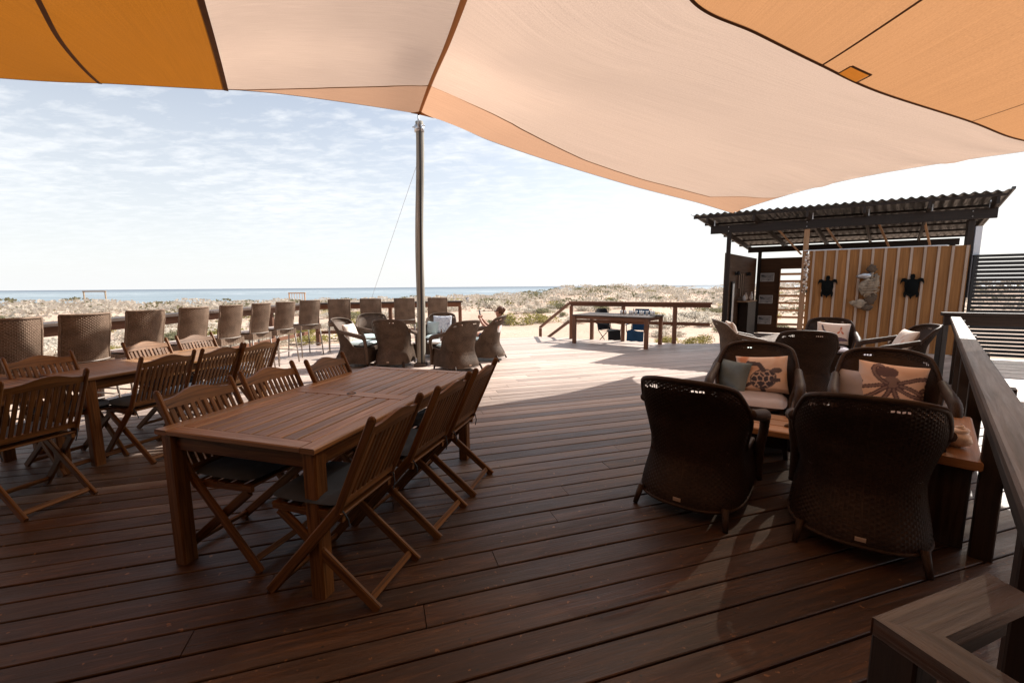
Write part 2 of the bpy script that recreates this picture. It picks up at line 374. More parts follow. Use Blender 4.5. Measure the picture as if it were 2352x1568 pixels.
def tag(o, label=None, cat=None, group=None, kind=None):
    if label: o['label'] = label
    if cat: o['category'] = cat
    if group: o['group'] = group
    if kind: o['kind'] = kind
    return o
def thing(name, label, cat, loc=(0, 0, 0), az=0.0, group=None):
    """Empty at a thing's base; az in degrees clockwise from +Y is where its front looks"""
    o = bpy.data.objects.new(name, None); col.objects.link(o); o.empty_display_size = 0.2
    o.location = loc; o.rotation_euler = (0, 0, -R(az)); return tag(o, label, cat, group)
def dup(root, loc, az, label=None, group=None, skip=()):
    r = root.copy(); col.objects.link(r); r.location = loc; r.rotation_euler = (0, 0, -R(az))
    if label: r['label'] = label
    if group: r['group'] = group
    for ch in list(root.children):
        if ch.name.split('.')[0] in skip: continue
        c = ch.copy(); col.objects.link(c); c.parent = r
        for g in ch.children:
            d = g.copy(); col.objects.link(d); d.parent = c
    return r
def azv(a): return Vector((math.sin(R(a)), math.cos(R(a)), 0))
def sstep(a, b, x): t = min(1, max(0, (x-a)/(b-a))); return t*t*(3-2*t)

# ------------------------------------------------------------------ terrain and sea
def terr(x, y):
    h = -0.30 - 0.012*max(0, y-14)
    n = noise.noise(Vector((x*0.06, y*0.06, 3.1)))*0.55 + noise.noise(Vector((x*0.17, y*0.17, 8.0)))*0.25 + noise.noise(Vector((x*0.5, y*0.5, 1.0)))*0.08
    far = sstep(13, 32, math.hypot(x*0.7, y))
    h += n*far*1.1 + 0.25*far
    az = math.degrees(math.atan2(x, max(y, 0.1)))
    h += 1.75*math.exp(-((az-13)/9)**2)*sstep(28, 62, y)*(1+0.35*noise.noise(Vector((x*0.09, y*0.05, 5.5)))) + 1.5*sstep(18, 36, az)*sstep(25, 60, y)
    h -= 0.55*sstep(-6, -20, az)*sstep(25, 50, y)
    d = math.hypot(x, y)
    if d > 78: h -= (d-78)*0.075
    if math.hypot(x-2.5, y-5) < 14.5: h = min(h, -0.22)
    return max(h, -9.0)
g = MB()
NX, NY = 190, 170
def tx(a): a = a*2-1; return math.copysign(abs(a)**1.7*330, a)
def ty(b): return -30+b**1.6*270
g.grid(lambda a, b: (tx(a), ty(b), terr(tx(a), ty(b))), NX, NY)
tag(g.build('ground', 'sand', smooth=True), kind='structure')
s = MB(); s.add([(-30000, 110, -5.2), (30000, 110, -5.2), (30000, 34000, -5.2), (-30000, 34000, -5.2)], [(0, 1, 2, 3)])
tag(s.build('sea', 'sea_water'), kind='structure')

# ------------------------------------------------------------------ deck boards
BU = Vector((math.sin(BOARD_AZ), math.cos(BOARD_AZ), 0)); BV = Vector((-BU.y, BU.x, 0))
def strips(poly, U, V, pitch, width, thick, mat, parent, lmax, jit=0.0, ztop=0.0, v0=0.0):
    pts = [(Vector((x, y, 0)).dot(U), Vector((x, y, 0)).dot(V)) for x, y in poly]
    lo = min(p[1] for p in pts); hi = max(p[1] for p in pts); k = math.ceil((lo-v0)/pitch); cache = {}
    rot = math.atan2(U.y, U.x); cnt = 0
    while v0+k*pitch < hi:
        v = v0+k*pitch; k += 1; xs = []
        for i in range(len(pts)):
            (u0, a), (u1, b) = pts[i], pts[(i+1) % len(pts)]
            if (a-v)*(b-v) < 0: xs.append(u0+(u1-u0)*(v-a)/(b-a))
        xs.sort()
        for a, b in zip(xs[::2], xs[1::2]):
            n = max(1, round((b-a)/lmax)); cuts = [a]
            for q in range(1, n): cuts.append(a+(b-a)*q/n+(((k % 2)-0.5)*1.3 if n > 1 else 0)+random.uniform(-0.2, 0.2))
            cuts.append(b)
            for q in range(len(cuts)-1):
                c0, c1 = cuts[q], cuts[q+1]-(0.004 if q < len(cuts)-2 else 0)
                if c1-c0 < 0.08: continue
                L = math.ceil((c1-c0)*4)/4
                if L not in cache:
                    me = MB().beam((-L/2, 0, -thick/2), (L/2, 0, -thick/2), width, thick, (0, 0, 1), 0.0035).mesh('plank'); me.materials.append(MATS[mat]); cache[L] = me
                o = link('plank', cache[L], parent); p = U*((c0+c1)/2)+V*(v+random.uniform(-jit, jit))
                o.location = (p.x, p.y, ztop+random.uniform(-0.0015, 0.0015)); o.rotation_euler = (0, 0, rot); o.scale = ((c1-c0)/L, 1, 1); cnt += 1
    return cnt
HE1, HE2 = azv(118.5), azv(41.5); HO = Vector((4.40, 10.78, 0)); HN = azv(28.5)
def hut(s_, o_, z): return HO+HE1*s_+HE2*o_+Vector((0, 0, z))
hb_l, hb_r = hut(0.75, 4.0, 0), hut(5.1, 4.0, 0); hf_r = hut(5.1, 0.55, 0)
RR0, RR1 = Vector((1.0, 0.77, 0)), Vector((6.55, 6.38, 0))         # right hand rail line
deck_poly = [(-6.2, -2.25), (-5.75, 3.4), (-5.45, 11.25), (-1.35, 12.30), (0.9, 12.75), (1.72, 12.3), (4.35, 10.95), tuple(hut(0.62, 0.55, 0)[:2]), tuple(hb_l[:2]), tuple(hb_r[:2]), tuple(hf_r[:2]), (RR1.x+.45, RR1.y-.25), (RR0.x+.55, RR0.y-.35), (3.2, -2.25)]
db = MB(); db.add([(x, y, -0.05) for x, y in deck_poly]+[(x, y, -0.20) for x, y in deck_poly],
    [tuple(range(len(deck_poly))[::-1]), tuple(range(len(deck_poly), 2*len(deck_poly)))]+[(i, (i+1) % len(deck_poly), len(deck_poly)+(i+1) % len(deck_poly), len(deck_poly)+i) for i in range(len(deck_poly))])
deck = tag(db.build('deck', 'black_metal'), kind='structure')
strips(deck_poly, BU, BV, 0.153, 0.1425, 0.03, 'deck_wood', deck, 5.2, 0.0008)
walk_poly = [(RR0.x+.62, RR0.y-.4), (RR1.x+.52, RR1.y-.30), tuple(hut(5.25, 0.55, 0)[:2]), tuple(hut(9.0, 0.6, 0)[:2]), (9.5, 0.5), (3.4, -1.5)]
wb = MB(); nW = len(walk_poly); wb.add([(x, y, -0.10) for x, y in walk_poly]+[(x, y, -0.22) for x, y in walk_poly],
    [tuple(range(nW)[::-1]), tuple(range(nW, 2*nW))]+[(i, (i+1) % nW, nW+(i+1) % nW, nW+i) for i in range(nW)])
walk = tag(wb.build('walkway', 'black_metal'), kind='structure')
strips(walk_poly, azv(118.5), azv(28.5), 0.155, 0.138, 0.03, 'walkway_wood', walk, 12, 0.002, -0.03)

# ------------------------------------------------------------------ tables
def slat_table(name, label, loc, az, L, W, group=None, H=0.77, halves=2, hole=True):
    t = thing(name, label, 'table', loc, az, group)
    fr = 0.085; th = 0.028; zt = H-th/2
    MB().beam((-W/2+fr/2, -L/2, zt), (-W/2+fr/2, L/2, zt), fr, th, ch=0.005).build('side_board', 'teak_top', t)
    MB().beam((W/2-fr/2, -L/2, zt), (W/2-fr/2, L/2, zt), fr, th, ch=0.005).build('side_board', 'teak_top', t)
    for sy in (-1, 1): MB().beam((-W/2+fr+.002, sy*(L/2-fr/2), zt-.0006), (W/2-fr-.002, sy*(L/2-fr/2), zt-.0006), fr, th, ch=0.005).build('end_board', 'teak_top', t)
    MB().beam((-W/2+fr+.002, 0, zt-.0006), (W/2-fr-.002, 0, zt-.0006), fr*1.25, th, ch=0.004).build('middle_board', 'teak_top', t)
    inner = W-2*fr; n = 9; pw = inner/n
    for sy in (-1, 1):
        y0, y1 = sy*(fr*0.625+.003), sy*(L/2-fr-.003)
        me = MB().beam((0, y0, 0), (0, y1, 0), pw-.012, th*0.9, ch=0.004).mesh('slat'); me.materials.append(MATS['teak_top'])
        for i in range(n):
            o = link('slat', me, t); o.location = (-inner/2+pw*(i+.5), 0, zt-.001)
    if hole:
        k = MB(); k.lathe([(0.032, -.02), (0.032, .002), (0.024, .003), (0.024, -.02)], (0, 0, H)); k.build('umbrella_grommet', 'black_metal', t, True)
    ap = 0.09; ins = 0.055
    for sx in (-1, 1): MB().beam((sx*(W/2-ins), -L/2+ins+.04, H-th-ap/2-.001), (sx*(W/2-ins), L/2-ins-.04, H-th-ap/2-.001), 0.024, ap).build('apron', 'teak', t)
    for sy in (-1, 1): MB().beam((-W/2+ins+.04, sy*(L/2-ins), H-th-ap/2-.001), (W/2-ins-.04, sy*(L/2-ins), H-th-ap/2-.001), 0.024, ap).build('apron', 'teak', t)
    for sx in (-1, 1):
        for sy in (-1, 1):
            MB().beam((sx*(W/2-.055), sy*(L/2-.055), 0.001), (sx*(W/2-.055), sy*(L/2-.055), H-th-.001), 0.078, 0.078, (0, 1, 0), 0.008).build('leg', 'teak', t)
    return t
slat_table('dining_table', 'slatted teak dining table with umbrella hole, open deck on both its long sides', (-1.124, 2.91, 0), 17.2, 1.86, 1.03)
slat_table('dining_table', 'teak dining table with one end in the sun beside the bar stools', (-3.72, 4.45, 0), 19, 1.75, 0.95, hole=False)
slat_table('dining_table', 'shaded teak dining table butted end to end with the half sunlit one', (-4.36, 2.72, 0), 19.5, 1.75, 0.95, hole=False)

# ------------------------------------------------------------------ folding teak chair
def cushion(w_, d_, t_, n=14, tuft=True, cr_=0.10):
    """flat box cushion with rounded rim and tufts; returns MB centred at origin, bottom z=0"""
    def sup(a, b):
        return min(1, ((abs(a))**6+(abs(b))**6)**(1/6.0))
    mb = MB()
    def top(a, b):
        x, y = a*2-1, b*2-1; e = sup(x, y); h = t_*(0.55+0.45*(1-e**5)**0.5)
        if tuft:
            for px in (-.38, .38):
                for py in (-.38, .38): h -= t_*0.35*math.exp(-((x-px)**2+(y-py)**2)/0.012)
        q = 1-cr_*(abs(x*y)**3); return (x*w_/2*q, y*d_/2*q, h)
    def bot(a, b):
        x, y = a*2-1, b*2-1; e = sup(x, y); q = 1-cr_*(abs(x*y)**3); return (x*w_/2*q, y*d_/2*q, t_*(0.55*(e**5)))
    mb.grid(top, n, n); mb.grid(bot, n, n, True); return mb
def make_folding():
    t = thing('folding_chair', 'x', 'chair')
    ht = 0.93
    # long members: from back top down and forward to the front foot
    tp, sf = Vector((0, -0.365, ht)), Vector((0, 0.27, 0.002))
    bend = Vector((0, -0.155, 0.47))
    for sx in (-1, 1):
        x = sx*0.218
        mb = MB(); mb.beam((x, bend.y, bend.z), (x, tp.y, tp.z), 0.024, 0.040, (0, 1, 0.3), 0.008)
        mb.blob((x, tp.y, tp.z), (0.0135, 0.022, 0.02), 8)
        mb.build('back_post', 'teak', t)
        MB().beam((x, bend.y-.012, bend.z+.02), (x, sf.y, sf.z+.0), 0.023, 0.052, (0, 1, 0.5), 0.006).build('leg', 'teak', t)
        x2 = sx*0.19
        MB().beam((x2, -0.33, 0.002), (x2, 0.20, 0.43), 0.023, 0.052, (0, 1, -0.5), 0.006).build('leg', 'teak', t)
        MB().beam((x2+sx*.003, -0.17, 0.437), (x2+sx*.003, 0.23, 0.452), 0.022, 0.036).build('seat_rail', 'teak', t)
    MB().beam((-0.178, -0.285, 0.042), (0.178, -0.285, 0.042), 0.02, 0.034, (0, .6, 1)).build('stretcher', 'teak', t)
    MB().beam((-0.206, 0.215, 0.052), (0.206, 0.215, 0.052), 0.02, 0.034, (0, -.6, 1)).build('stretcher', 'teak', t)
    # arched top rail
    def bk(z): f = (z-bend.z)/(tp.z-bend.z); return bend.y+(tp.y-bend.y)*f
    mb = MB(); nseg = 12; zb = 0.845
    for side in (0, 1):
        pass
    vs = []; fs = []
    for i in range(nseg+1):
        x = -0.205+0.41*i/nseg; a = abs(x)/0.205; zt = 0.893+0.038*(0.5+0.5*math.cos(math.pi*min(1, a*1.15)))
        for z in (zb, zt):
            y = bk(z)-0.012*(1-a*a); vs += [(x, y-.010, z), (x, y+.010, z)]
    for i in range(nseg):
        b = i*4; c = b+4
        fs += [(b, c, c+2, b+2), (b+1, b+3, c+3, c+1), (b+2, c+2, c+3, b+3), (b, b+1, c+1, c)]
    fs += [(0, 2, 3, 1), (nseg*4, nseg*4+1, nseg*4+3, nseg*4+2)]
    uvs = [[(vs[k][0]+9, vs[k][2]+vs[k][1]) for k in f] for f in fs]
    mb.add(vs, fs, uvs); mb.build('top_rail', 'teak', t)
    MB().beam((-0.206, bk(0.52), 0.52), (0.206, bk(0.52), 0.52), 0.02, 0.045, (0, -.25, 1)).build('lower_rail', 'teak', t)
    for i in range(10):
        x = -0.1755+0.039*i
        MB().beam((x, bk(.53), .53), (x, bk(.86)-.008, .86), 0.027, 0.011, (0, 1, .3), 0.003).build('back_slat', 'teak', t)
    for i in range(5):
        y = -0.15+0.088*i; MB().beam((-0.205, y, 0.462), (0.205, y, 0.462), 0.06, 0.013).build('seat_slat', 'teak', t)
    c = cushion(0.44, 0.44, 0.062); c = MB_shift(c, (0, 0.035, 0.469)); cu = c.build('seat_cushion', 'cushion_navy', t, True)
    for sx in (-1, 1): MB().tube([(sx*.19, -.15, .49), (sx*.215, -.185, .485), (sx*.20, -.20, .44), (sx*.19, -.195, .40)], .004, 5).build('tie', 'cushion_navy', cu)
    return t
def MB_shift(mb, d):
    mb.v = [(x+d[0], y+d[1], z+d[2]) for x, y, z in mb.v]; return mb
fc = make_folding()
FG = 'folding teak chairs at the dining tables'
spots = [(-1.54, 2.39, 107, 'slatted teak folding chair between the two table rows, near the grey bare table legs'),
 (-1.43, 2.94, 108, 'x'), (-1.20, 3.40, 105, 'x'), (-0.90, 2.10, 286, 'x'), (-0.70, 2.68, 288, 'x'), (-0.54, 3.19, 286, 'x'),
 (-3.46, 2.90, 286, 'x'), (-3.36, 3.82, 288, 'x'), (-3.21, 4.27, 284, 'x'), (-3.05, 4.68, 286, 'x'), (-3.83, 3.60, 109, 'x'), (-3.72, 4.60, 106, 'x'), (-3.64, 5.22, 107, 'x')]
labs = ['teak folding chair on the umbrella-hole table\'s stool side, seat farthest from the pole',
 'teak folding chair in the middle of the umbrella-hole table\'s side that faces the stool row',
 'teak folding chair on the umbrella-hole table\'s stool side, seat closest to the tall pole',
 'teak folding chair at the umbrella-hole table facing away from the armchairs, farthest from the pole',
 'teak folding chair in the middle of the umbrella-hole table\'s side that faces the dark armchairs',
 'teak folding chair at the umbrella-hole table on the dark armchairs\' side, nearest the pole',
 'dark shaded folding chair with gaps of light between slats, at the outermost butted table',
 'teak folding chair at the joint of the two butted tables, back to the umbrella-hole table',
 'second teak folding chair from the table joint, back to the umbrella-hole table',
 'last teak folding chair of the row backing onto the umbrella-hole table, towards the pole',
 'shaded teak folding chair across the joint of the butted tables, back to the stools',
 'sunlit pale folding chair with its back to the stools, middle of its table side',
 'sunlit pale folding chair with its back to the stools, at the far table end']
for i, (x, y, a, _) in enumerate(spots):
    if i == 0: fc.location = (x, y, 0); fc.rotation_euler = (0, 0, -R(a)); fc['label'] = labs[0]; fc['group'] = FG
    else: dup(fc, (x, y, 0), a, labs[i], FG)

# ------------------------------------------------------------------ wicker armchairs
def lerp_table(T):
    def f(z):
        if z <= T[0][0]: return T[0][1]
        for (a, b), (c, d) in zip(T, T[1:]):
            if z <= c: t = (z-a)/(c-a); t = t*t*(3-2*t); return b+(d-b)*t
        return T[-1][1]
    return f
Wf = lerp_table([(0.08, .335), (0.40, .295), (0.68, .345), (0.93, .320)])
Bf = lerp_table([(0.09, -.43), (0.38, -.31), (0.60, -.33), (0.92, -.46)])
UB = 0.56
def shell(u, z):
    a = abs(u); sg = 1 if u >= 0 else -1; W_, B_ = Wf(z), Bf(z); ym = -0.04+0.08*(z < 0)-0.12*sstep(.55, .9, z)
    if a <= UB:
        th = a/UB*math.pi/2; return Vector((sg*W_*math.sin(th)**0.82, ym-(ym-B_)*max(0, math.cos(th))**0.75, z))
    f = (a-UB)/(1-UB); return Vector((sg*(W_-0.015*f), ym+(0.32-ym)*f, z))
def ztop(u):
    a = abs(u); return 0.385+(0.915-0.065*min(1.3, a/.42)**2.4-0.385)*(1-sstep(.36, .72, a))
def shell_n(u, z):
    e = 1e-3; a = shell(min(1, u+e), z)-shell(max(-1, u-e), z); b = shell(u, z+e)-shell(u, z-e); n = a.cross(b); n.normalize(); return n
def make_armchair():
    t = thing('wicker_armchair', 'x', 'armchair')
    NU = 176; us = [-1+2*i/NU for i in range(NU+1)]
    mb = MB(); dz = 0.0132; k = 0; z = 0.092
    while z < 0.93:
        pts = []
        for i, u in enumerate(us):
            ok = z < ztop(u)-0.004
            if 0.048 < ztop(u)-z < 0.066 and abs(u) < 0.34 and math.sin(i*.21)+math.sin(i*.53+1) > .55: ok = False
            pts.append(ok)
        for i in range(NU):
            if not (pts[i] and pts[i+1]): continue
            q = []
            for ii in (i, i+1):
                u = us[ii]; off = 0.0036*(1 if (ii//2+k) % 2 else -1)*(1 if ii % 2 == 0 else 0.0)
                nrm = shell_n(u, z)
                q.append((shell(u, z-.0074)+nrm*off, shell(u, z+.0074)+nrm*off))
            mb.add([q[0][0], q[1][0], q[1][1], q[0][1]], [(0, 1, 2, 3)], [[(us[i], z), (us[i+1], z), (us[i+1], z+.01), (us[i], z+.01)]])
        z += dz; k += 1
    for i in range(0, NU+1, 2):
        u = us[i]; zt = ztop(u)-0.002; nz = max(2, int((zt-.09)/.05)); pv = None
        for j in range(nz+1):
            zz = .09+(zt-.09)*j/nz; d = 0.0040; no_ = shell_n(u, zz); no_ = no_*(.0034 if no_.x*shell(u, zz).x+no_.y*(shell(u, zz).y-.1) > 0 else -.0034); p = (shell(max(-1, u-d), zz)+no_, shell(min(1, u+d), zz)+no_)
            if pv: mb.add([pv[0], pv[1], p[1], p[0]], [(0, 1, 2, 3)], [[(zz, u), (zz, u+.01), (zz+.05, u+.01), (zz+.05, u)]])
            pv = p
    mb.build('woven_shell', 'wicker', t)
    ln = MB()
    def lin(a, b):
        u = a*2-1; z = .09+(max(.33, ztop(u)-.075)-.09)*b; p = shell(u, z); n = shell_n(u, z); sg = -1 if n.x*p.x+n.y*(p.y-.1) > 0 else 1
        return p+n*sg*.007
    ln.grid(lin, 60, 14); ln.build('lining', 'wicker', t, True)
    rim = MB(); rim.tube([shell(-1+2*i/70, ztop(-1+2*i/70)) for i in range(71)], 0.0165, 8); rim.build('rim', 'wicker_rim', t, True)
    low = MB(); low.tube([shell(-1+2*i/60, 0.09) for i in range(61)], 0.011, 7); low.build('lower_rim', 'wicker_rim', t, True)
    for sx in (-1, 1):
        a = MB(); P0 = shell(sx*.52, .70); pth = []
        ctrl = [P0+Vector((0, -.03, .0)), Vector((sx*.350, .0, .655)), Vector((sx*.358, .13, .625)), Vector((sx*.356, .24, .60)), Vector((sx*.350, .305, .55)), Vector((sx*.345, .32, .46)), Vector((sx*.325, .325, .30)), Vector((sx*.325, .33, .09))]
        for i in range(len(ctrl)-1):
            p0, p1, p2, p3 = ctrl[max(0, i-1)], ctrl[i], ctrl[i+1], ctrl[min(len(ctrl)-1, i+2)]
            for q in range(5):
                s_ = q/5; pth.append(0.5*((2*p1)+(p2-p0)*s_+(2*p0-5*p1+4*p2-p3)*s_*s_+(3*p1-p0-3*p2+p3)*s_**3))
        pth.append(ctrl[-1]); n_ = len(pth); rs = [(0.030+0.010*math.sin(math.pi*min(1, i/n_*1.6)))*(1+0.07*(i % 2)) for i in range(n_)]
        a.tube(pth, rs, 10); a.build('arm', 'wicker_rim', t, True)
    fr = MB(); k = 0; z = .092
    while z < .38:
        for i in range(24):
            x0, x1 = -.32+.64*i/24, -.32+.64*(i+1)/24; o0 = .004*(1 if (i//2+k) % 2 else -1)*(1-i % 2); o1 = .004*(1 if ((i+1)//2+k) % 2 else -1)*(1-(i+1) % 2)
            fr.add([(x0, .322+o0, z-.0055), (x1, .322+o1, z-.0055), (x1, .322+o1, z+.0055), (x0, .322+o0, z+.0055)], [(0, 1, 2, 3)])
        z += dz; k += 1
    fr.beam((-.31, .315, .235), (.31, .315, .235), .004, .285); fr.build('front_panel', 'wicker', t)
    MB().box((0, .03, .365), (.50, .54, .02)).build('seat_base', 'wicker_rim', t)
    MB_shift(cushion(.55, .58, .11, tuft=False), (0, .03, .377)).build('seat_cushion', 'cushion_grey', t, True)
    for sx, sy in ((-1, -1), (1, -1), (-1, 1), (1, 1)):
        p = Vector((sx*.27, -.345 if sy < 0 else .30, .12)); q = p+Vector((sx*.02, -.055 if sy < 0 else .012, -.119))
        MB().tube([p, q], [.022, .016], 10).build('leg', 'wicker_rim', t, True)
    MB().beam((-.024, Bf(.13)-.004, .13), (.024, Bf(.13)-.004, .13), .003, .024).build('maker_tag', 'pale_batten', t)
    return t
ac = make_armchair()
aq_mesh = None
def set_seat(root, mat):
    for c in root.children:
        if c.name.startswith('seat_cushion'):
            me = c.data.copy(); me.materials.clear(); me.materials.append(MATS[mat]); c.data = me
AG1, AG2, AG3 = 'dark wicker armchairs round the timber coffee table', 'wicker armchairs by the batten wall', 'wicker armchairs round the pole'
arm = [
 (1.33, 2.93, 40, 'dark wicker armchair with lilac seat cushion, back towards the teak dining table', AG1, 'cushion_grey'),
 (2.12, 2.50, 35, 'wide dark wicker armchair, its back to the railing corner, beside the shell bench', AG1, 'cushion_grey'),
 (2.28, 3.94, 213, 'wicker armchair holding the turtle pillow, facing the coffee table', AG1, 'cushion_grey'),
 (3.08, 3.42, 216, 'wicker armchair holding the octopus pillow, facing the coffee table', AG1, 'cushion_grey'),
 (3.92, 5.68, 28, 'dark wicker armchair turned away, directly behind the turtle pillow chair', AG2, 'cushion_grey'),
 (5.27, 7.02, 214, 'dark wicker armchair with starfish pillow, its back against the batten wall', AG2, 'cushion_grey'),
 (3.86, 7.10, 104, 'brown wicker armchair seen from the side, white pillow in it, by the hut post', AG2, 'cushion_aqua'),
 (5.55, 6.15, 292, 'wicker armchair with white pillow beside the railing, facing the hut doorway', AG2, 'cushion_grey'),
 (-2.98, 8.20, 98, 'sunlit wicker armchair facing the pole, with its back to the folding chairs and stools', AG3, 'cushion_aqua'),
 (-3.05, 9.35, 158, 'wicker armchair with pale sunlit inner back, just in front of the bar stools', AG3, 'cushion_aqua'),
 (-2.27, 8.20, 4, 'wicker armchair with lacy open back, turned to the sea right beside the pole', AG3, 'cushion_aqua'),
 (-1.58, 9.25, 182, 'wicker armchair with blue coral pillow, facing the deck behind the pole', AG3, 'cushion_aqua'),
 (-1.02, 7.72, 318, 'wicker armchair with lacy back and bright flared skirt, beside the pole', AG3, 'cushion_aqua'),
 (-0.58, 8.80, 284, 'wicker armchair in which the person sits', AG3, 'cushion_aqua')]
chairs = []
for i, (x, y, a, lab, gp, cm_) in enumerate(arm):
    if i == 0:
        r = ac; r.location = (x, y, 0); r.rotation_euler = (0, 0, -R(a)); r['label'] = lab; r['group'] = gp
    else: r = dup(ac, (x, y, 0), a, lab, gp)
    chairs.append(r)
ms = {}
for r, a in zip(chairs, arm):
    for c in r.children:
        if c.name.startswith('seat_cushion'):
            if a[5] not in ms:
                me = ac.children[[q.name.startswith('seat_cushion') for q in ac.children].index(True)].data.copy(); me.materials.clear(); me.materials.append(MATS[a[5]]); ms[a[5]] = me
            c.data = ms[a[5]]

# open-deck chairs use a lighter wicker: weathering, with sun sheen painted into the colour
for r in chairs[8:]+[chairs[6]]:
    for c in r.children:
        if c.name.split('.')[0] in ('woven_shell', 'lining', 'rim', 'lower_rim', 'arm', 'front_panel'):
            c.material_slots[0].link = 'OBJECT'; c.material_slots[0].material = MATS['wicker_sunlit']

# ------------------------------------------------------------------ pillows (with printed fabric)
def dist_poly(px, py, pts):
    best = 9
    for (x0, y0), (x1, y1) in zip(pts, pts[1:]):
        dx, dy = x1-x0, y1-y0; L = dx*dx+dy*dy; t = max(0, min(1, ((px-x0)*dx+(py-y0)*dy)/L)) if L else 0
        best = min(best, math.hypot(px-x0-t*dx, py-y0-t*dy))
    return best
def curl(x, y, a0, L, turn, n=26):
    pts = [(x, y)]; a = a0
    for i in range(n):
        f = i/n; a += turn[0]/n*(1-f)+turn[1]/n*f*f*3; x += L/n*math.cos(a)*(1-0.45*f); y += L/n*math.sin(a)*(1-0.45*f); pts.append((x, y))
    return pts
OCT = [curl(-.06, .02, R(150), .62, (R(-60), R(-190))), curl(-.10, -.02, R(190), .60, (R(60), R(-260))), curl(-.06, -.05, R(225), .75, (R(30), R(-250))), curl(-.01, -.08, R(262), .72, (R(-50), R(-170))),
       curl(.04, -.08, R(285), .70, (R(30), R(200))), curl(.09, -.05, R(320), .75, (R(60), R(260))), curl(.12, .0, R(350), .85, (R(-60), R(-300))), curl(.10, .05, R(20), .70, (R(50), R(-260)))]
def c_oct(x, y):
    base = Vector((0.78, 0.60, 0.51)); n = noise.noise(Vector((x*5, y*5, 1)))*0.5+0.5
    base = base.lerp(Vector((0.60, 0.33, 0.18)), 0.4*sstep(.1, .6, y)*n+0.25*sstep(.55, .8, n))
    inkc = Vector((0.085, 0.055, 0.075))
    v = 0.0
    if ((x+.10)/.20)**2+((y-.30)/.13)**2 < 1: v = .9
    if (x/.16)**2+((y-.04)/.17)**2 < 1: v = .75
    for i, p in enumerate(OCT):
        d = dist_poly(x*.72, y*.78, p); wdt = .036
        if d < wdt: v = max(v, .95 if d > wdt*.45 else .75)
    return base.lerp(inkc, v)
def c_turtle(x, y):
    base = Vector((0.78, 0.61, 0.52)); n = noise.noise(Vector((x*4, y*4, 7)))*.5+.5
    base = base.lerp(Vector((0.50, 0.17, 0.06)), .8*sstep(.45, .75, n)*sstep(-.1, .5, y-x*.5))
    v = 0; ink = Vector((.035, .04, .07))
    X, Y = (x-.04)*.94+(y+.14)*.34, -(x-.04)*.34+(y+.14)*.94
    r = (X/.33)**2+(Y/.27)**2
    if r < 1:
        vd = noise.voronoi(Vector((X*6.5, Y*6.5, .3)))[0]; v = .95 if vd[1]-vd[0] > .16 else .30
        if r > .82: v = .8
    if ((x-.36)/.13)**2+((y-.10)/.075)**2 < 1: v = .85
    for pts, wd_ in (([(.05, .10), (-.05, .27), (-.30, .30)], .06), ([(.25, -.18), (.40, -.16)], .05), ([(-.28, -.28), (-.42, -.36)], .045), ([(.0, -.40), (.05, -.48)], .05)):
        if dist_poly(x, y, pts) < wd_: v = .9
    if y < -.40: base = base.lerp(Vector((.45, .30, .2)), .6)
    return base.lerp(ink, v)
def c_star(x, y):
    base = Vector((.76, .65, .58)); cx_, cy_ = x-.28, y-.12; a = math.atan2(cx_, cy_); r = math.hypot(cx_, cy_)
    if r < .06+.13*max(0, math.cos(a*5/2*2/2*1.0*2.0/2.0*1.0)) ** 2 and abs(math.sin(a*2.5)) < .75: base = Vector((.55, .16, .08))
    if dist_poly(x, y, [(-.42, .32), (-.36, .1), (-.25, .0)]) < .035: base = Vector((.1, .09, .12))
    if ((x-.15)/.42)**2+((y+.30)/.10)**2 < 1: base = Vector((.16, .12, .16))
    return base
def c_coral(x, y):
    base = Vector((.66, .69, .74)); n = abs(noise.noise(Vector((x*4.5+3, y*4.5, 2))))
    return base.lerp(Vector((.20, .24, .36)), .75 if n < .05 else 0)
def c_plainw(x, y): 
    n = noise.noise(Vector((x*5, y*5, 4))); return Vector((.68, .60, .54)).lerp(Vector((.55, .33, .24)), .6 if n > .28 else 0)
def pillow(name, label, chair, off, tilt, w_, h_, fn=None, mat=None, roll=0, t_=0.13, n=(72, 56), yaw=0):
    """pillow leaning on a chair's back: off in chair space; front face looks to chair's +Y"""
    nu, nv = n if fn else (20, 20); mb = MB()
    def surf(sgn):
        def f(a, b):
            x, y = a*2-1, b*2-1; h = t_/2*max(0, (1-x**4))**.55*max(0, (1-y**4))**.55
            px = x*w_/2*(1-.07*(1-y*y)*0.9); pz = y*h_/2*(1-.07*(1-x*x)); wr = .004*noise.noise(Vector((x*3, y*3, w_*9)))
            return (-px, sgn*h+wr, pz)
        return f
    mb.grid(surf(1), nu, nv); mb.grid(surf(-1), nu//2, nv//2, True)
    me = mb.mesh(name, True); me.materials.append(MATS[mat or 'printed_cloth'])
    if fn:
        ca = me.color_attributes.new('print', 'FLOAT_COLOR', 'POINT'); cols = []
        for j in range(nv+1):
            for i in range(nu+1): c = fn((i/nu*2-1)*.6, (j/nv*2-1)*.5); cols += [*c, 1]
        for j in range(nv//2+1):
            for i in range(nu//2+1): cols += [.55, .42, .34, 1]
        ca.data.foreach_set('color', cols)
    o = link(name, me)
    ch = Matrix.Translation(chair.location) @ Matrix.Rotation(chair.rotation_euler.z, 4, 'Z')
    o.matrix_world = ch @ Matrix.Translation(off) @ Matrix.Rotation(R(yaw), 4, 'Z') @ Matrix.Rotation(R(tilt), 4, 'X') @ Matrix.Rotation(R(roll), 4, 'Y')
    return tag(o, label, 'pillow')
pillow('pillow', 'pale orange pillow printed with a dark blue sea turtle', chairs[2], (-.05, -.16, .64), 16, .44, .36, c_turtle, roll=5)
pillow('pillow', 'plain teal grey pillow tucked beside the turtle pillow', chairs[2], (.19, -.13, .60), 18, .32, .32, mat='pillow_teal', yaw=-30)
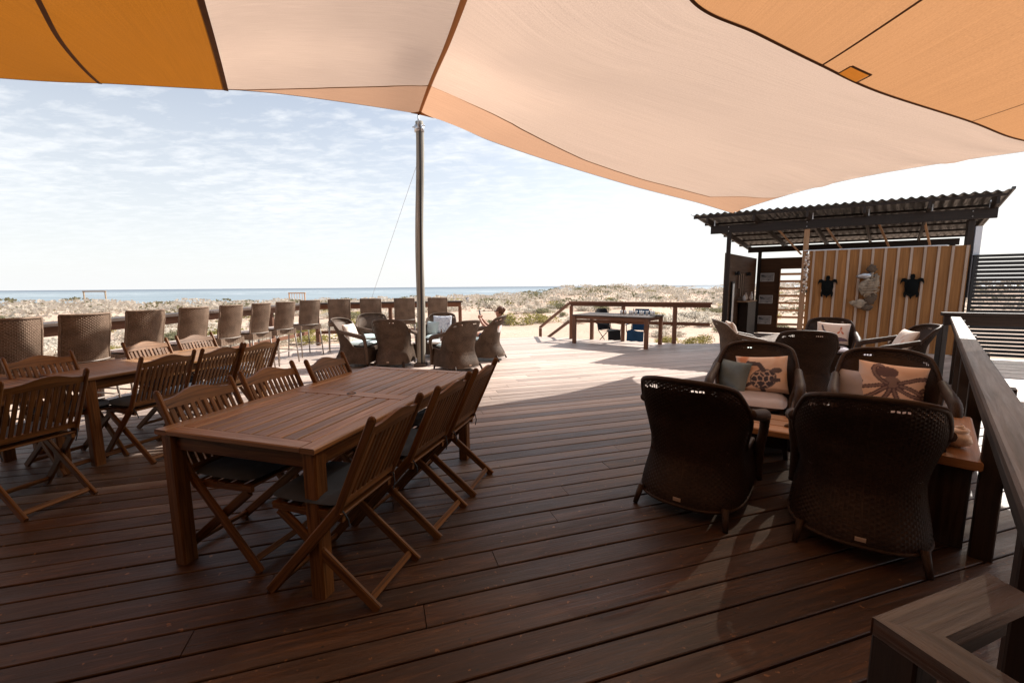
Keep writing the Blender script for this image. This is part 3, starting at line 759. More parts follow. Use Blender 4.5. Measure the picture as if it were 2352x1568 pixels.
pillow('pillow', 'peach pillow printed with a curling purple octopus', chairs[3], (-.03, -.17, .645), 14, .46, .37, c_oct, roll=-4)
pillow('pillow', 'plain grey pillow half hidden behind the octopus pillow', chairs[3], (.22, -.20, .60), 18, .30, .30, mat='cushion_grey', yaw=-20)
pillow('pillow', 'pale pink pillow printed with a red starfish', chairs[5], (-.04, -.15, .68), 16, .46, .36, c_star, roll=-3)
pillow('pillow', 'white pillow leaning in the side-on armchair by the hut post', chairs[6], (.0, -.16, .70), 18, .44, .40, c_plainw)
pillow('pillow', 'bright white pillow with pink print in the armchair beside the railing', chairs[7], (.0, -.12, .66), 24, .46, .38, c_plainw)
pillow('pillow', 'white pillow in the armchair facing the pole', chairs[8], (0, -.14, .64), 20, .42, .36, c_plainw)
pillow('pillow', 'white pillow with blue coral print behind the pole', chairs[11], (-.04, -.16, .68), 16, .42, .40, c_coral)
pillow('pillow', 'light blue pillow beside the coral print pillow', chairs[11], (.18, -.12, .60), 18, .32, .32, mat='cushion_aqua', yaw=-25)
pillow('pillow', 'small white pillow in the flared armchair beside the pole', chairs[12], (.0, -.14, .60), 20, .40, .30, c_plainw)

# ------------------------------------------------------------------ bar stools
def make_stool():
    t = thing('bar_stool', 'x', 'bar stool')
    hw = .235
    def bs(u, z):
        f = sstep(.70, 1.23, z); return Vector((u*hw, -.17-.09*f-.11*(1-u*u), z))
    mb = MB(); nu = 56; k = 0; z = .70
    while z < 1.225:
        for i in range(nu):
            q = []
            for ii in (i, i+1):
                u = ii/nu*2-1; off = .0042*(1 if (ii//2+k) % 2 else -1)*(1-ii % 2); q.append((bs(u, z-.0074)+Vector((0, off, 0)), bs(u, z+.0074)+Vector((0, off, 0))))
            mb.add([q[0][0], q[1][0], q[1][1], q[0][1]], [(0, 1, 2, 3)], [[(i/nu, z), ((i+1)/nu, z), ((i+1)/nu, z+.01), (i/nu, z+.01)]])
        z += .0145; k += 1
    for i in range(0, nu+1, 2):
        u = i/nu*2-1
        for j in range(5):
            z0, z1 = .695+.106*j, .695+.106*(j+1); e = Vector((.0048, 0, 0)); mb.add([bs(u, z0)-e, bs(u, z0)+e, bs(u, z1)+e, bs(u, z1)-e], [(0, 1, 2, 3)])
    mb.build('woven_back', 'wicker_stool', t)
    fr = MB(); fr.tube([bs(-1, .66)]+[bs(-1, .7+.13*i) for i in range(5)]+[bs(u/6, 1.232) for u in range(-6, 7)]+[bs(1, 1.22-.13*i) for i in range(5)], .0135, 7); fr.build('back_frame', 'wicker_stool', t, True)
    MB().tube([bs(u/8, .705)+Vector((0, -.008, 0)) for u in range(-8, 9)], .009, 6).build('lower_band', 'stool_metal', t, True)
    sk = MB()
    for k in range(8):
        z = .60+k*.0135
        for i in range(20):
            x0, x1 = -.25+.025*i, -.25+.025*(i+1); o0 = .004*(1 if (i//2+k) % 2 else -1)*(1-i % 2); o1 = .004*(1 if ((i+1)//2+k) % 2 else -1)*(1-(i+1) % 2)
            for yy in (-.235, .22): sk.add([(x0, yy+o0, z-.006), (x1, yy+o1, z-.006), (x1, yy+o1, z+.006), (x0, yy+o0, z+.006)], [(0, 1, 2, 3)])
            for xx in (-.25, .25): sk.add([(xx+o0, x0*.91, z-.006), (xx+o1, x1*.91, z-.006), (xx+o1, x1*.91, z+.006), (xx+o0, x0*.91, z+.006)], [(0, 1, 2, 3)])
    sk.box((0, -.005, .65), (.49, .44, .09)); sk.build('seat_skirt', 'wicker_stool', t)
    MB_shift(cushion(.48, .43, .045, tuft=False), (0, 0, .698)).build('seat_pad', 'pillow_white', t, True)
    for sx in (-1, 1):
        for sy in (-1, 1): MB().tube([(sx*.235, sy*.21, .62), (sx*.262, sy*.245, .001)], .0135, 8).build('leg', 'stool_metal', t, True)
    fb = MB(); q = [(-.25, -.23, .26), (.25, -.23, .26), (.25, .23, .26), (-.25, .23, .26)]
    for i in range(4): fb.tube([q[i], q[(i+1) % 4]], .010, 7)
    fb.build('foot_rest', 'stool_metal', t, True)
    return t
stl = make_stool()
SG = 'wicker bar stools along the bar rail'
sp0 = [(-4.80, 4.06), (-4.76, 4.76), (-4.70, 5.48), (-4.64, 6.24), (-4.58, 6.98), (-4.54, 7.75), (-4.44, 8.40), (-4.43, 9.40), (-4.05, 10.05), (-3.42, 10.38), (-2.63, 10.50), (-1.87, 10.80)]
sa = [285, 283, 281, 279, 277, 276, 285, 300, 335, 342, 344, 343]
sp = [(x+.25*math.sin(R(a)), y+.25*math.cos(R(a))) for (x, y), a in zip(sp0, sa)]
sl_ = ['brown wicker bar stool first of its row, behind the shaded folding chair', 'broad wicker bar stool behind the sunlit table, second of the row along the side rail',
 'wicker bar stool just behind the middle sunlit folding chair', 'wicker bar stool just behind the sunlit folding chair at the table end', 'wicker bar stool fifth along the side rail, towards the sea corner', 'wicker bar stool sixth along the side rail',
 'wicker bar stool turned slightly, seventh along the side rail', 'wicker bar stool last on the side rail before the corner', 'wicker bar stool first on the sea-side rail after the corner', 'wicker bar stool behind the pale sunlit armchair on the sea-side rail',
 'wicker bar stool on the sea-side rail just beside the pole', 'reddish lit wicker bar stool last on the sea-side rail, behind the coral pillow armchair']
for i, ((x, y), a) in enumerate(zip(sp, sa)):
    if i == 0: stl.location = (x, y, 0); stl.rotation_euler = (0, 0, -R(a)); stl['label'] = sl_[0]; stl['group'] = SG
    else: dup(stl, (x, y, 0), a, sl_[i], SG)

# ------------------------------------------------------------------ rails
def rail(name, label, pts, posts, top=1.08, capw=0.16, capt=0.04, mat='red_timber', mids=(0.55,), beamh=0.0, capmat=None, postw=.09):
    t = thing(name, label, 'railing', (pts[0][0], pts[0][1], 0)); O = Vector((pts[0][0], pts[0][1], 0)); V = [Vector((p[0], p[1], 0))-O for p in pts]
    for a, b in zip(V, V[1:]):
        d = (b-a).normalized(); ex = d*.0
        MB().beam(a+Vector((0, 0, top-capt/2))-d*.03, b+Vector((0, 0, top-capt/2))+d*.03, capw, capt, ch=.006).build('cap_rail', capmat or mat, t)
        if beamh: MB().beam(a+Vector((0, 0, top-capt-beamh/2-.002)), b+Vector((0, 0, top-capt-beamh/2-.002)), .045, beamh).build('rail_beam', mat, t)
        for z in mids: MB().beam(a+Vector((0, 0, z)), b+Vector((0, 0, z)), .04, .085).build('mid_rail', mat, t)
    for (x, y) in posts:
        p = Vector((x, y, 0))-O; MB().beam(p+Vector((0, 0, -.2)), p+Vector((0, 0, top-capt-beamh-.004)), postw, postw, (0, 1, 0), .006).build('post', mat, t)
    return t
rail('bar_rail', 'timber bar rail with wide counter top behind the stools, on the scrub side', [(-5.65, 2.2), (-5.52, 4.5), (-5.40, 7.5), (-5.28, 10.95)], [(-5.68, 3.3), (-5.56, 5.6), (-5.50, 7.55), (-5.42, 9.6)], 1.12, .30, .045, beamh=.12, mids=(.35,), mat='red_timber', capmat='rail_timber')
rail('bar_rail', 'timber bar rail with counter top behind the stools on the sea side', [(-5.10, 11.06), (-1.42, 11.98)], [(-5.1, 11.16), (-3.3, 11.61), (-1.46, 12.06)], 1.12, .30, .045, beamh=.12, mids=(.35,), mat='red_timber', capmat='rail_timber')
fr_ = rail('deck_rail', 'brown timber railing behind the long bare table, with a sloping stair handrail', [(1.68, 12.22), (4.95, 10.62)], [(1.70, 12.20), (3.02, 11.56), (4.20, 10.98)], 1.07, .12, .045, beamh=.085, mids=(.52,), mat='red_timber')
O_ = Vector((1.68, 12.22, 0))
def wpart(name, mb, mat, parent, O=O_):
    MB_shift(mb, (-O.x, -O.y, -O.z)); return mb.build(name, mat, parent)
wpart('handrail', MB().beam((1.66, 12.26, 1.02), (0.90, 13.42, .22), .10, .05), 'red_timber', fr_)
wpart('handrail', MB().beam((1.66, 12.26, .50), (0.98, 13.30, -.20), .04, .08), 'red_timber', fr_)
wpart('post', MB().beam((0.90, 13.42, -.5), (0.90, 13.42, .19), .09, .09, (0, 1, 0)), 'red_timber', fr_)
# right hand rail
dR = (RR1-RR0).normalized(); nR = Vector((dR.y, -dR.x, 0))
cR = thing('deck_rail', 'long weathered grey timber handrail with dark posts, running past the shell bench', 'railing', (RR0.x, RR0.y, 0))
Lr = (RR1-RR0).length
MB().beam(nR*.07+Vector((0, 0, .98)), dR*Lr+nR*.07+Vector((0, 0, .98)), .115, .045, ch=.008).build('cap_rail', 'rail_timber', cR)
MB().beam(nR*.055+dR*.2+Vector((0, 0, .905)), dR*Lr+nR*.055+Vector((0, 0, .905)), .04, .10).build('rail_beam', 'dark_timber', cR)
MB().beam(nR*.20+Vector((0, 0, .45)), dR*Lr+nR*.20+Vector((0, 0, .45)), .04, .12).build('mid_rail', 'rail_timber', cR)
for q in (0.75, 2.12, 3.7, 5.3, 6.7, Lr-.06): MB().beam(dR*q+nR*.125+Vector((0, 0, -.15)), dR*q+nR*.125+Vector((0, 0, .955)), .09, .09, tuple(dR), .006).build('post', 'dark_timber', cR)
# rail running right from its far end, in front of the slatted screen
e0 = RR1+Vector((.05, .12, 0))
rail('deck_rail', 'dark timber railing in front of the slatted screen', [tuple(e0[:2]), tuple((e0+HE1*3.2)[:2])], [tuple((e0+HE1*.0)[:2]), tuple((e0+HE1*1.9)[:2])], 1.06, .12, .05, beamh=.14, mids=(), mat='dark_timber')
# near corner rail
nc = thing('corner_rail', 'weathered timber railing corner with two broad boards meeting in a mitre', 'railing', (.846, .917, 0))
b1 = azv(71); b2 = azv(163)
def mitre(a, d, other, L, w_, zt, th):
    n = Vector((d.y, -d.x, 0)); 
    return n
cornr = Vector((0, 0, 0))
# boards: outer corner at origin, each lies to the right of the other
n1_ = Vector((b1.y, -b1.x, 0)); n2_ = Vector((b2.y, -b2.x, 0))   # right hand normals
wB = .092
ang = math.acos(b1.dot(b2)); inner_pt = (b1+b2).normalized()*(wB/math.sin(ang/2))
def slab(poly, z0, z1, uvd):
    mb = MB(); n = len(poly); vs = [(p.x, p.y, z1) for p in poly]+[(p.x, p.y, z0) for p in poly]
    fs = [tuple(range(n)), tuple(range(2*n-1, n-1, -1))]+[(i, n+i, n+(i+1) % n, (i+1) % n) for i in range(n)]
    uu = lambda k: (Vector(vs[k]).dot(uvd), Vector(vs[k]).dot(Vector((uvd.y, -uvd.x, 1.0))))
    mb.add(vs, fs, [[uu(k) for k in f] for f in fs]); return mb
slab([Vector((0, 0, 0)), inner_pt, inner_pt+b1*.36, b1*.47][::1], .678, .718, b1).build('board', 'rail_timber', nc)
slab([inner_pt*.985, Vector((.002, -.004, 0)), b2*1.2, inner_pt+b2*1.1][::1], .678, .720, b2).build('board', 'rail_timber', nc)
MB().beam(inner_pt*.5+Vector((0, 0, 0)), inner_pt*.5+Vector((0, 0, .677)), .09, .09, tuple(b1), .006).build('post', 'dark_timber', nc)
MB().beam(b1*.10+inner_pt*.5+Vector((0, 0, .63)), b1*.40+inner_pt*.45+Vector((0, 0, .63)), .035, .09).build('rail_beam', 'dark_timber', nc)
MB().beam(b2*.10+inner_pt*.5+Vector((0, 0, .63)), b2*1.0+inner_pt*.45+Vector((0, 0, .63)), .035, .09).build('rail_beam', 'dark_timber', nc)

# ------------------------------------------------------------------ hut
HC = hut(2.7, 2.2, 0)
H_ = thing('open_hut', 'open timber hut with corrugated iron roof, batten front wall and dark beams', 'hut', tuple(HC))
def hp(name, mb, mat, parent=None, smooth=False):
    MB_shift(mb, (-HC.x, -HC.y, 0)); return mb.build(name, mat, parent or H_, smooth)
def rz(o_): return 3.20-0.092*o_         # roof height by depth
# roof sheet
EL = 5.52; rd = 4.65
pitchc = 0.152; ncr = int(EL/pitchc*10)
rf = MB(); rf.grid(lambda a, b: hut(a*EL, b*rd, rz(b*rd)+.02*math.cos(a*EL/pitchc*2*math.pi)), ncr, 10)
rf.grid(lambda a, b: hut(a*EL, b*rd, rz(b*rd)-.006+.02*math.cos(a*EL/pitchc*2*math.pi)), ncr, 10, True)
roof = hp('roof', rf, 'iron_roof', smooth=True)
for o_ in (.10, .95, 1.8, 2.65, 3.5, 4.4): hp('purlin', MB().beam(hut(.05, o_, rz(o_)-.055), hut(EL-.05, o_, rz(o_)-.055), .04, .05, (0, 0, 1)), 'dark_timber', roof)
for s_ in (.36, 1.35, 2.38, 3.38, 4.40, 5.36): hp('rafter', MB().beam(hut(s_, .08, rz(.08)-.15), hut(s_, rd-.1, rz(rd-.1)-.15), .045, .135, (0, 0, 1)), 'dark_timber', roof)
for s_ in (.42, 2.44, 3.44, 4.46, 5.30): hp('bracket', MB().beam(hut(s_, .47, 2.96), hut(s_, .47, 3.10), .03, .012, (0, 1, 0)), 'steel', roof)
hp('barge_cap', MB().beam(hut(EL+.01, -.03, rz(0)+.03), hut(EL+.01, rd, rz(rd)+.03), .05, .05), 'iron_roof', roof)
hp('beam', MB().beam(hut(.33, .50, 2.865), hut(5.42, .50, 2.855), .05, .20), 'dark_timber')
hp('beam', MB().beam(hut(.40, 4.0, 2.57), hut(5.2, 4.0, 2.57), .05, .17), 'dark_timber')
for s_, o_, zt, mt in ((.74, .56, 2.76, 'dark_timber'), (.74, 3.96, 2.48, 'dark_timber'), (5.07, .60, 2.76, 'dark_timber'), (5.07, 3.96, 2.48, 'dark_timber'), (2.34, .57, 2.755, 'pine')):
    hp('post', MB().beam(hut(s_, o_, 0.003), hut(s_, o_, zt), .11, .10, tuple(HE1), .006), mt)
for s_ in (.74, 2.34, 5.07):
    for dz in (-.05, .05): hp('bolt', MB().blob(hut(s_, .472, 2.86+dz), .012, 8), 'steel', smooth=True)
for s_ in (1.6, 2.6, 3.6, 4.4): hp('strut', MB().beam(hut(s_, 1.6, 2.88), hut(s_+.25, 3.6, 2.36), .045, .03), 'pine')
# front batten wall: ply sheets and battens
WT = 2.255; wl, wr = 2.42, 5.10
edges = [wl+(wr-wl)*i/2.999 for i in range(3)]+[wr]
for a, b in zip(edges, edges[1:]):
    hp('wall_panel', MB().beam(hut((a+b)/2, .50, .02), hut((a+b)/2, .50, WT), (b-a)-.003, .018, tuple(HN), .001), 'ply')
nb_ = 13
for i in range(nb_):
    s_ = wl+.10+(wr-wl-.14)*i/(nb_-1); hp('batten', MB().beam(hut(s_, .472, .02), hut(s_, .472, WT-.004), .044, .022, tuple(HN), .003), 'pale_batten')
hp('wall_cap', MB().beam(hut(wl-.1, .49, WT+.012), hut(wr-.35, .49, WT+.012), .07, .018), 'white_paint')
hp('wall_edge', MB().beam(hut(wr+.08, .62, 1.2), hut(wr+.08, .62, 2.62), .10, .16, tuple(HN)), 'white_paint')
# left and back wall
hp('wall', MB().beam(hut(.66, .62, 1.16), hut(.66, 3.92, 1.16), .02, 2.28), 'ply_shaded')
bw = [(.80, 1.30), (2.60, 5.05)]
for a, b in bw: hp('wall', MB().beam(hut(a, 3.90, 1.16), hut(b, 3.90, 1.16), .02, 2.28), 'ply_shaded')
hp('wall', MB().beam(hut(1.30, 3.90, 2.13), hut(2.60, 3.90, 2.13), .02, .34), 'ply_shaded')
hp('wall', MB().beam(hut(1.30, 3.90, .11), hut(2.60, 3.90, .11), .02, .18), 'ply_shaded')
lv = hp('louvre_frame', MB().beam(hut(1.32, 3.88, .20), hut(1.32, 3.88, 1.96), .03, .05, tuple(HN)).beam(hut(2.58, 3.88, .20), hut(2.58, 3.88, 1.96), .03, .05, tuple(HN)), 'pine')
for i in range(8):
    z = .30+i*.215; hp('louvre_slat', MB().beam(hut(1.34, 3.85, z), hut(2.56, 3.85, z), .10, .014, (HE2.x*.7, HE2.y*.7, .8)), 'pine', lv)

# things hung on the hut
def flat_shape(pts, t_, n_=1):
    mb = MB(); k = len(pts)
    bm = bmesh.new(); vs = [bm.verts.new((x, 0, z)) for x, z in pts]; f = bm.faces.new(vs)
    r = bmesh.ops.extrude_face_region(bm, geom=[f]); bmesh.ops.translate(bm, vec=(0, -t_, 0), verts=[v for v in r['geom'] if isinstance(v, bmesh.types.BMVert)])
    bmesh.ops.triangulate(bm, faces=[f_ for f_ in bm.faces if len(f_.verts) > 4]); bmesh.ops.recalc_face_normals(bm, faces=bm.faces)
    bm.verts.index_update(); mb.add([tuple(v.co) for v in bm.verts], [tuple(v.index for v in f_.verts) for f_ in bm.faces]); bm.free(); return mb
def turtle_half():
    return [(0, .215), (.035, .205), (.045, .165), (.035, .125), (.075, .115), (.13, .145), (.185, .135), (.205, .085), (.205, .03), (.185, .07), (.155, .085), (.125, .075), (.13, .0), (.115, -.08), (.135, -.12), (.125, -.185), (.09, -.195), (.085, -.14), (.055, -.165), (.02, -.18), (.0, -.225)]
def on_wall(s_, z, off=.45): return hut(s_, off, z)
WAZ = 118.5+90   # wall front looks this way
for s_, kx, kz, lab in ((2.82, .87, 1.18, 'black metal turtle cut-out on the batten wall, on the shell string side'), (4.27, .92, 1.21, 'black metal turtle cut-out on the batten wall, on the slatted screen side')):
    hf = turtle_half(); pts = [(x*kx, z*kz) for x, z in hf]+[(-x*kx, z*kz) for x, z in hf[::-1][1:-1]]
    o = flat_shape(pts[::-1], .012)
    body = MB(); body.grid(lambda a, b: (math.cos(a*2*math.pi)*.115*kx*b, -.012-.035*(1-b*b), math.sin(a*2*math.pi)*.125*kz*b-.02*kz), 20, 5, False)
    root = thing('wall_turtle', lab, 'wall ornament', tuple(on_wall(s_, 1.44, .44)), WAZ+180, 'black turtle ornaments')
    o.build('silhouette', 'turtle_black', root); body.build('carapace', 'turtle_black', root, True)
ds = thing('driftwood_turtle', 'brown driftwood sculpture hung in the middle of the batten wall', 'wall ornament', tuple(on_wall(3.54, 1.43, .43)), WAZ+180); ds.scale = (1.15, 1.15, 1.2)
for c, r, mt, nm in (((0, -.05, .0), (.13, .06, .16), 'driftwood', 'body'), ((.03, -.05, .33), (.075, .05, .075), 'driftwood_dark', 'head'), ((-.05, -.05, .20), (.12, .035, .05), 'steel', 'neck'), ((.06, -.05, -.20), (.10, .05, .10), 'driftwood_dark', 'tail'), ((-.12, -.06, -.30), (.12, .035, .075), 'driftwood', 'flipper'), ((.11, -.05, .10), (.05, .03, .14), 'driftwood', 'flipper'), ((.0, -.05, -.37), (.09, .04, .06), 'driftwood_dark', 'fragment')):
    MB().blob(c, r, 12, .55, c[0]*7+c[2]*3).build(nm, mt, ds, True)
for i in range(9):
    a = random.uniform(0, 6.28); MB().tube([(.05*math.cos(a), -.06, .04+.1*math.sin(a)), (.17*math.cos(a+.4), -.09, .04+.24*math.sin(a+.3))], [.016, .008], 6).build('twig', 'driftwood', ds, True)
for i in range(6): MB().tube([(-.12+.02*i, -.115, -.11+.045*i), (.12-.01*i, -.115, -.09+.045*i)], .012, 6).build('twig', 'driftwood', ds, True)
# shell string on the pine post
ss = thing('shell_string', 'long string of small shells hanging on the pale pine post of the hut', 'shell string', tuple(hut(2.40, .42, 2.22)))
MB().tube([(0, 0, 0), (.01, 0, -.45), (.0, 0, -.92)], .004, 5).build('cord', 'pale_batten', ss)
for i in range(46):
    z = -.02-.9*i/46; a = random.uniform(0, 6.28); r = random.uniform(.02, .05)
    MB().blob((r*math.cos(a), r*math.sin(a), z), (random.uniform(.018, .032), .018, random.uniform(.015, .03)), 7, .5, i).build('shell', random.choice(['shell', 'white_plastic', 'driftwood_dark', 'shell']), ss, True)
# pictures on the back wall
pic = NT('print_pic'); o_ = pic.obj(); nn = pic.noise(pic.mapping(o_, (7, 1, 11)), 1.0, 3); pic.end(pic.bsdf(pic.ramp(nn, [(.40, (.05, .06, .08)), (.46, (.30, .30, .31)), (.7, (.42, .42, .43))]), .5))
for z, lab in ((1.72, 'top small grey framed picture on the dark back wall of the hut'), (1.05, 'middle small grey framed picture on the dark back wall of the hut'), (.42, 'bottom small grey framed picture on the dark back wall of the hut')):
    p = thing('picture', lab, 'picture', tuple(hut(.99, 3.87, z)), WAZ+180, 'pictures on the back wall')
    MB().box((0, -.008, 0), (.36, .012, .25)).build('frame', 'white_plastic', p); MB().box((0, -.016, 0), (.33, .006, .22)).build('print', 'print_pic', p)
# left wall fittings
LWAZ = 41.5+90
def lw(o_, z): return tuple(hut(.685, o_, z))
for o_, z, lab in ((1.55, 1.80, 'black wall lamp on the side wall by the hut post'), (2.75, 1.80, 'black wall lamp on the side wall towards the hut corner')):
    l = thing('wall_lamp', lab, 'lamp', lw(o_, z), LWAZ-180, 'lamps on the hut side wall')
    MB().box((0, -.012, 0), (.07, .02, .10)).build('back_plate', 'black_metal', l); MB().lathe([(.03, .0), (.055, -.10), (.05, -.10), (.026, -.01)], (0, -.07, .06)).build('shade', 'black_metal', l, True)
hang = thing('driftwood_hanging', 'dark hanging of driftwood strands on the hut side wall', 'wall ornament', lw(2.1, 1.80), LWAZ-180)
MB().tube([(-.28, -.02, 0), (.3, -.02, .02)], .014, 7).build('stick', 'driftwood_dark', hang)
for i in range(8): MB().tube([(-.24+.07*i, -.02, 0), (-.24+.07*i, -.03, -random.uniform(.35, .7))], .012, 6).build('strand', 'driftwood_dark' if i % 3 else 'pale_batten', hang)
mir = thing('surfboard_mirror', 'tall narrow dark framed mirror standing at the hut side wall', 'mirror', lw(1.30, .05), LWAZ-180)
MB().box((0, -.02, .78), (.22, .03, 1.5)).build('frame', 'black_metal', mir); MB().box((0, -.037, .78), (.15, .006, 1.4)).build('glass', 'steel', mir)
shf = thing('wall_shelf', 'small timber shelf with cabinet on the hut side wall', 'shelf', lw(2.4, 1.04), LWAZ-180)
MB().box((0, -.13, 0), (1.2, .24, .03)).build('board', 'pine', shf); MB().box((.1, -.13, -.55), (.9, .22, 1.05)).build('cabinet', 'dark_timber', shf)
for i, (x, h_, mt, nm, lab) in enumerate(((-.35, .16, 'white_plastic', 'jar', 'white jar on the hut shelf'), (-.18, .22, 'shell', 'vase', 'shell coloured vase on the hut shelf'), (.28, .12, 'shell', 'conch_shell', 'conch shell on the hut shelf'), (.45, .24, 'white_plastic', 'bottle', 'white bottle on the hut shelf'))):
    j = thing(nm, lab, nm.split('_')[0], (0, 0, 0)); j.matrix_world = Matrix.Translation(lw(2.4, 1.056)) @ Matrix.Rotation(-R(LWAZ-180), 4, 'Z') @ Matrix.Translation((x, -.13, 0))
    MB().lathe([(.035, 0), (.048, h_*.3), (.04, h_*.65), (.018, h_*.85), (.022, h_)], (0, 0, 0), 12).build('body', mt, j, True)
sw = tag(MB().box((0, -.012, 0), (.07, .015, .11)).build('light_switch', 'white_plastic'), 'white light switch on the side wall near the hut post', 'switch'); sw.location = lw(.85, 1.25); sw.rotation_euler = (0, 0, -R(LWAZ-180))

# slatted screen to the right of the hut
scn = thing('slatted_screen', 'tall black screen of thin horizontal slats beside the hut', 'screen', tuple(hut(5.16, .50, 0)))
so_ = hut(5.25, .52, 0)
me = MB().beam((0, 0, 0), HE1*4.0, .018, .062).mesh('slat'); me.materials.append(MATS['black_metal'])
for i in range(25):
    o = link('slat', me, scn); o.location = (0, 0, .06+.0790*i)
for q in (0.02, .95, 1.9, 2.85, 3.8): MB().beam(HE1*q+HE2*-.04+Vector((0, 0, -.1)), HE1*q+HE2*-.04+Vector((0, 0, 2.0)), .05, .045, tuple(HE1)).build('post', 'black_metal', scn)
MB().beam(HE2*-.01+Vector((0, 0, 2.03)), HE1*4.0+HE2*-.01+Vector((0, 0, 2.03)), .07, .05).build('top_rail', 'black_metal', scn)

# unseen building added behind the viewer to block fill light from the sky
lg = thing('light_blocker', 'added unseen brown timber building with doors and eave, blocking light at the back of the deck', 'building', (0, -2.35, 0))
for i in range(30): MB().beam((-9+.6*i, 0, -.3), (-9+.6*i, 0, 3.25), .59, .03, (0, 1, 0), .004).build('wall_board', 'dark_timber', lg)
for x in (-5.2, 1.0, 4.6):
    wn = MB().box((x, .035, 1.35), (1.5, .03, 1.5)).build('window', 'pine', lg); MB().box((x, .055, 1.35), (1.36, .008, 1.36)).build('pane', 'black_metal', wn)
dr = MB().box((-1.8, .035, 1.05), (1.7, .04, 2.1)).build('door', 'teak', lg); MB().box((-1.1, .075, 1.05), (.03, .04, .2)).build('handle', 'steel', dr)
lr = MB().beam((-9.3, .45, 3.27), (9.3, .45, 3.27), 1.5, .05, (0, -.25, 1)).build('roof', 'iron_roof', lg)
MB().beam((-9.3, 1.17, 3.38), (9.3, 1.17, 3.38), .04, .18).build('fascia', 'dark_timber', lr)

# ------------------------------------------------------------------ pole, cable, sails
PT = Vector((-1.63, 8.09, 4.57)); PB = Vector((-1.756, 8.09, 0.0))
pole = thing('sail_pole', 'tall weathered round timber pole holding the shade sail', 'pole', tuple(PB))
pm = MB(); rr_ = PT-PB
pm.tube([rr_*f+Vector((.012*math.sin(f*9), .01*math.cos(f*7), 0)) for f in [i/18 for i in range(18)]]+[rr_*.972], [.080-.010*i/18 for i in range(19)], 18); pm.build('post', 'pole_wood', pole, True)
MB().beam((.034, -.078, .03), rr_*.955+Vector((.030, -.070, 0)), .030, .026, (0, 1, 0)).build('conduit', 'black_metal', pole)
MB().box((0, 0, .03), (.22, .22, .055)).build('base_collar', 'rail_timber', pole)
hw = MB(); hw.tube([rr_*.955+Vector((-.11, -.04, -.03)), rr_*.955+Vector((.11, -.04, .0))], .012, 7); hw.tube([rr_*.96+Vector((0, -.08, -.06)), PT-PB+Vector((.0, -.06, .0))], .016, 7); hw.lathe([(.088, -.05), (.088, .05)], rr_*.945, 14); hw.build('bracket', 'steel', pole, True)
tk = thing('stay_cable', 'thin grey stay cable running down from the pole', 'cable', (-4.15, 11.6, 0))
MB().tube([Vector((-1.63, 8.17, 3.95))-Vector((-4.15, 11.6, 0)), Vector((0, 0, .3))], .004, 5).build('wire', 'cable_grey', tk)

def spline(pts, t):
    n = len(pts)-1; x = t*n; i = min(int(x), n-1); s_ = x-i; p = [Vector(pts[max(0, min(n, i+k))]) for k in (-1, 0, 1, 2)]
    return 0.5*((2*p[1])+(p[2]-p[0])*s_+(2*p[0]-5*p[1]+4*p[2]-p[3])*s_*s_+(3*p[1]-p[0]-3*p[2]+p[3])*s_**3)
def coons(F, B_, L_, R_, sag=0.0, folds=None):
    def f(a, b):
        p = F(a)*(1-b)+B_(a)*b+L_(b)*(1-a)+R_(b)*a-(F(0)*(1-a)*(1-b)+F(1)*a*(1-b)+B_(0)*(1-a)*b+B_(1)*a*b)
        p.z -= sag*16*a*(1-a)*b*(1-b)
        if folds: p.z += folds(a, b)
        return p
    return f
P1 = tuple(PT); P2 = (4.75, 9.37, 3.01); P3 = (5.99, 4.9, 2.98); FLp = (-3.638, 5.8, 4.019); BLp = (-1.15, 1.3, 3.5); RE = (.3, 1.2, 3.25)
frontR = [P1, (-1.148, 7.05, 4.104), (-0.716, 6.6, 3.803), (-0.231, 6.55, 3.589), (0.809, 6.95, 3.373), (2.033, 7.5, 3.181), (2.952, 7.97, 3.083), (3.538, 8.3, 3.034), (4.292, 8.95, 3.013), P2]
rightc = [P2, (4.63, 8.9, 3.0), (4.98, 7.8, 3.09), (5.33, 6.9, 3.12), (5.69, 5.9, 3.07), (5.98, 5.2, 3.01), P3]
backR = [RE, (.66, 2.2, 3.21), (1.09, 2.75, 3.17), (1.61, 3.0, 3.13), (2.26, 3.35, 3.11), (3.05, 3.75, 3.08), (4.39, 4.3, 3.04), (5.21, 4.65, 3.0), P3]
frontL = [FLp, (-3.031, 5.85, 3.988), (-2.35, 6.1, 3.99), (-1.828, 6.75, 4.14), P1]
backL = [BLp, (-.45, 1.2, 3.36), RE]
leftc = [FLp, (-3.136, 4.9, 3.954), (-2.523, 3.8, 3.815), BLp]
rc = [P1, (-0.986, 5.6, 3.963), (-0.61, 4.5, 3.856), (-0.234, 3.0, 3.481), RE]
ridge = lambda t: spline(rc, t)
def folds(a, b):
    d = (1-a); r = (.026*math.sin(b*46+4*a)+.014*math.sin(b*23+1))*math.exp(-(d/.22)**2)*sstep(0, .03, d)*sstep(0, .10, b)*sstep(1, .8, b)
    return r+.02*noise.noise(Vector((a*4, b*4, 0)))*math.sin(math.pi*a)*math.sin(math.pi*b)
SR = coons(lambda t: spline(frontR, t), lambda t: spline(backR, t), ridge, lambda t: spline(rightc, t), .0, folds)
SL = coons(lambda t: spline(frontL, t), lambda t: spline(backL, t), lambda t: spline(leftc, t), ridge, .0, lambda a, b: .015*noise.noise(Vector((a*3, b*4, 5)))*math.sin(math.pi*a)*math.sin(math.pi*b))
seamR = [0.2474, 0.2454, 0.2424, 0.2424, 0.2444, 0.2454, 0.2444, 0.2304, 0.2114, 0.1913, 0.1863, 0.1853, 0.1923, 0.1943, 0.1943, 0.1953, 0.2224, 0.2494, 0.2684, 0.2915, 0.3185]
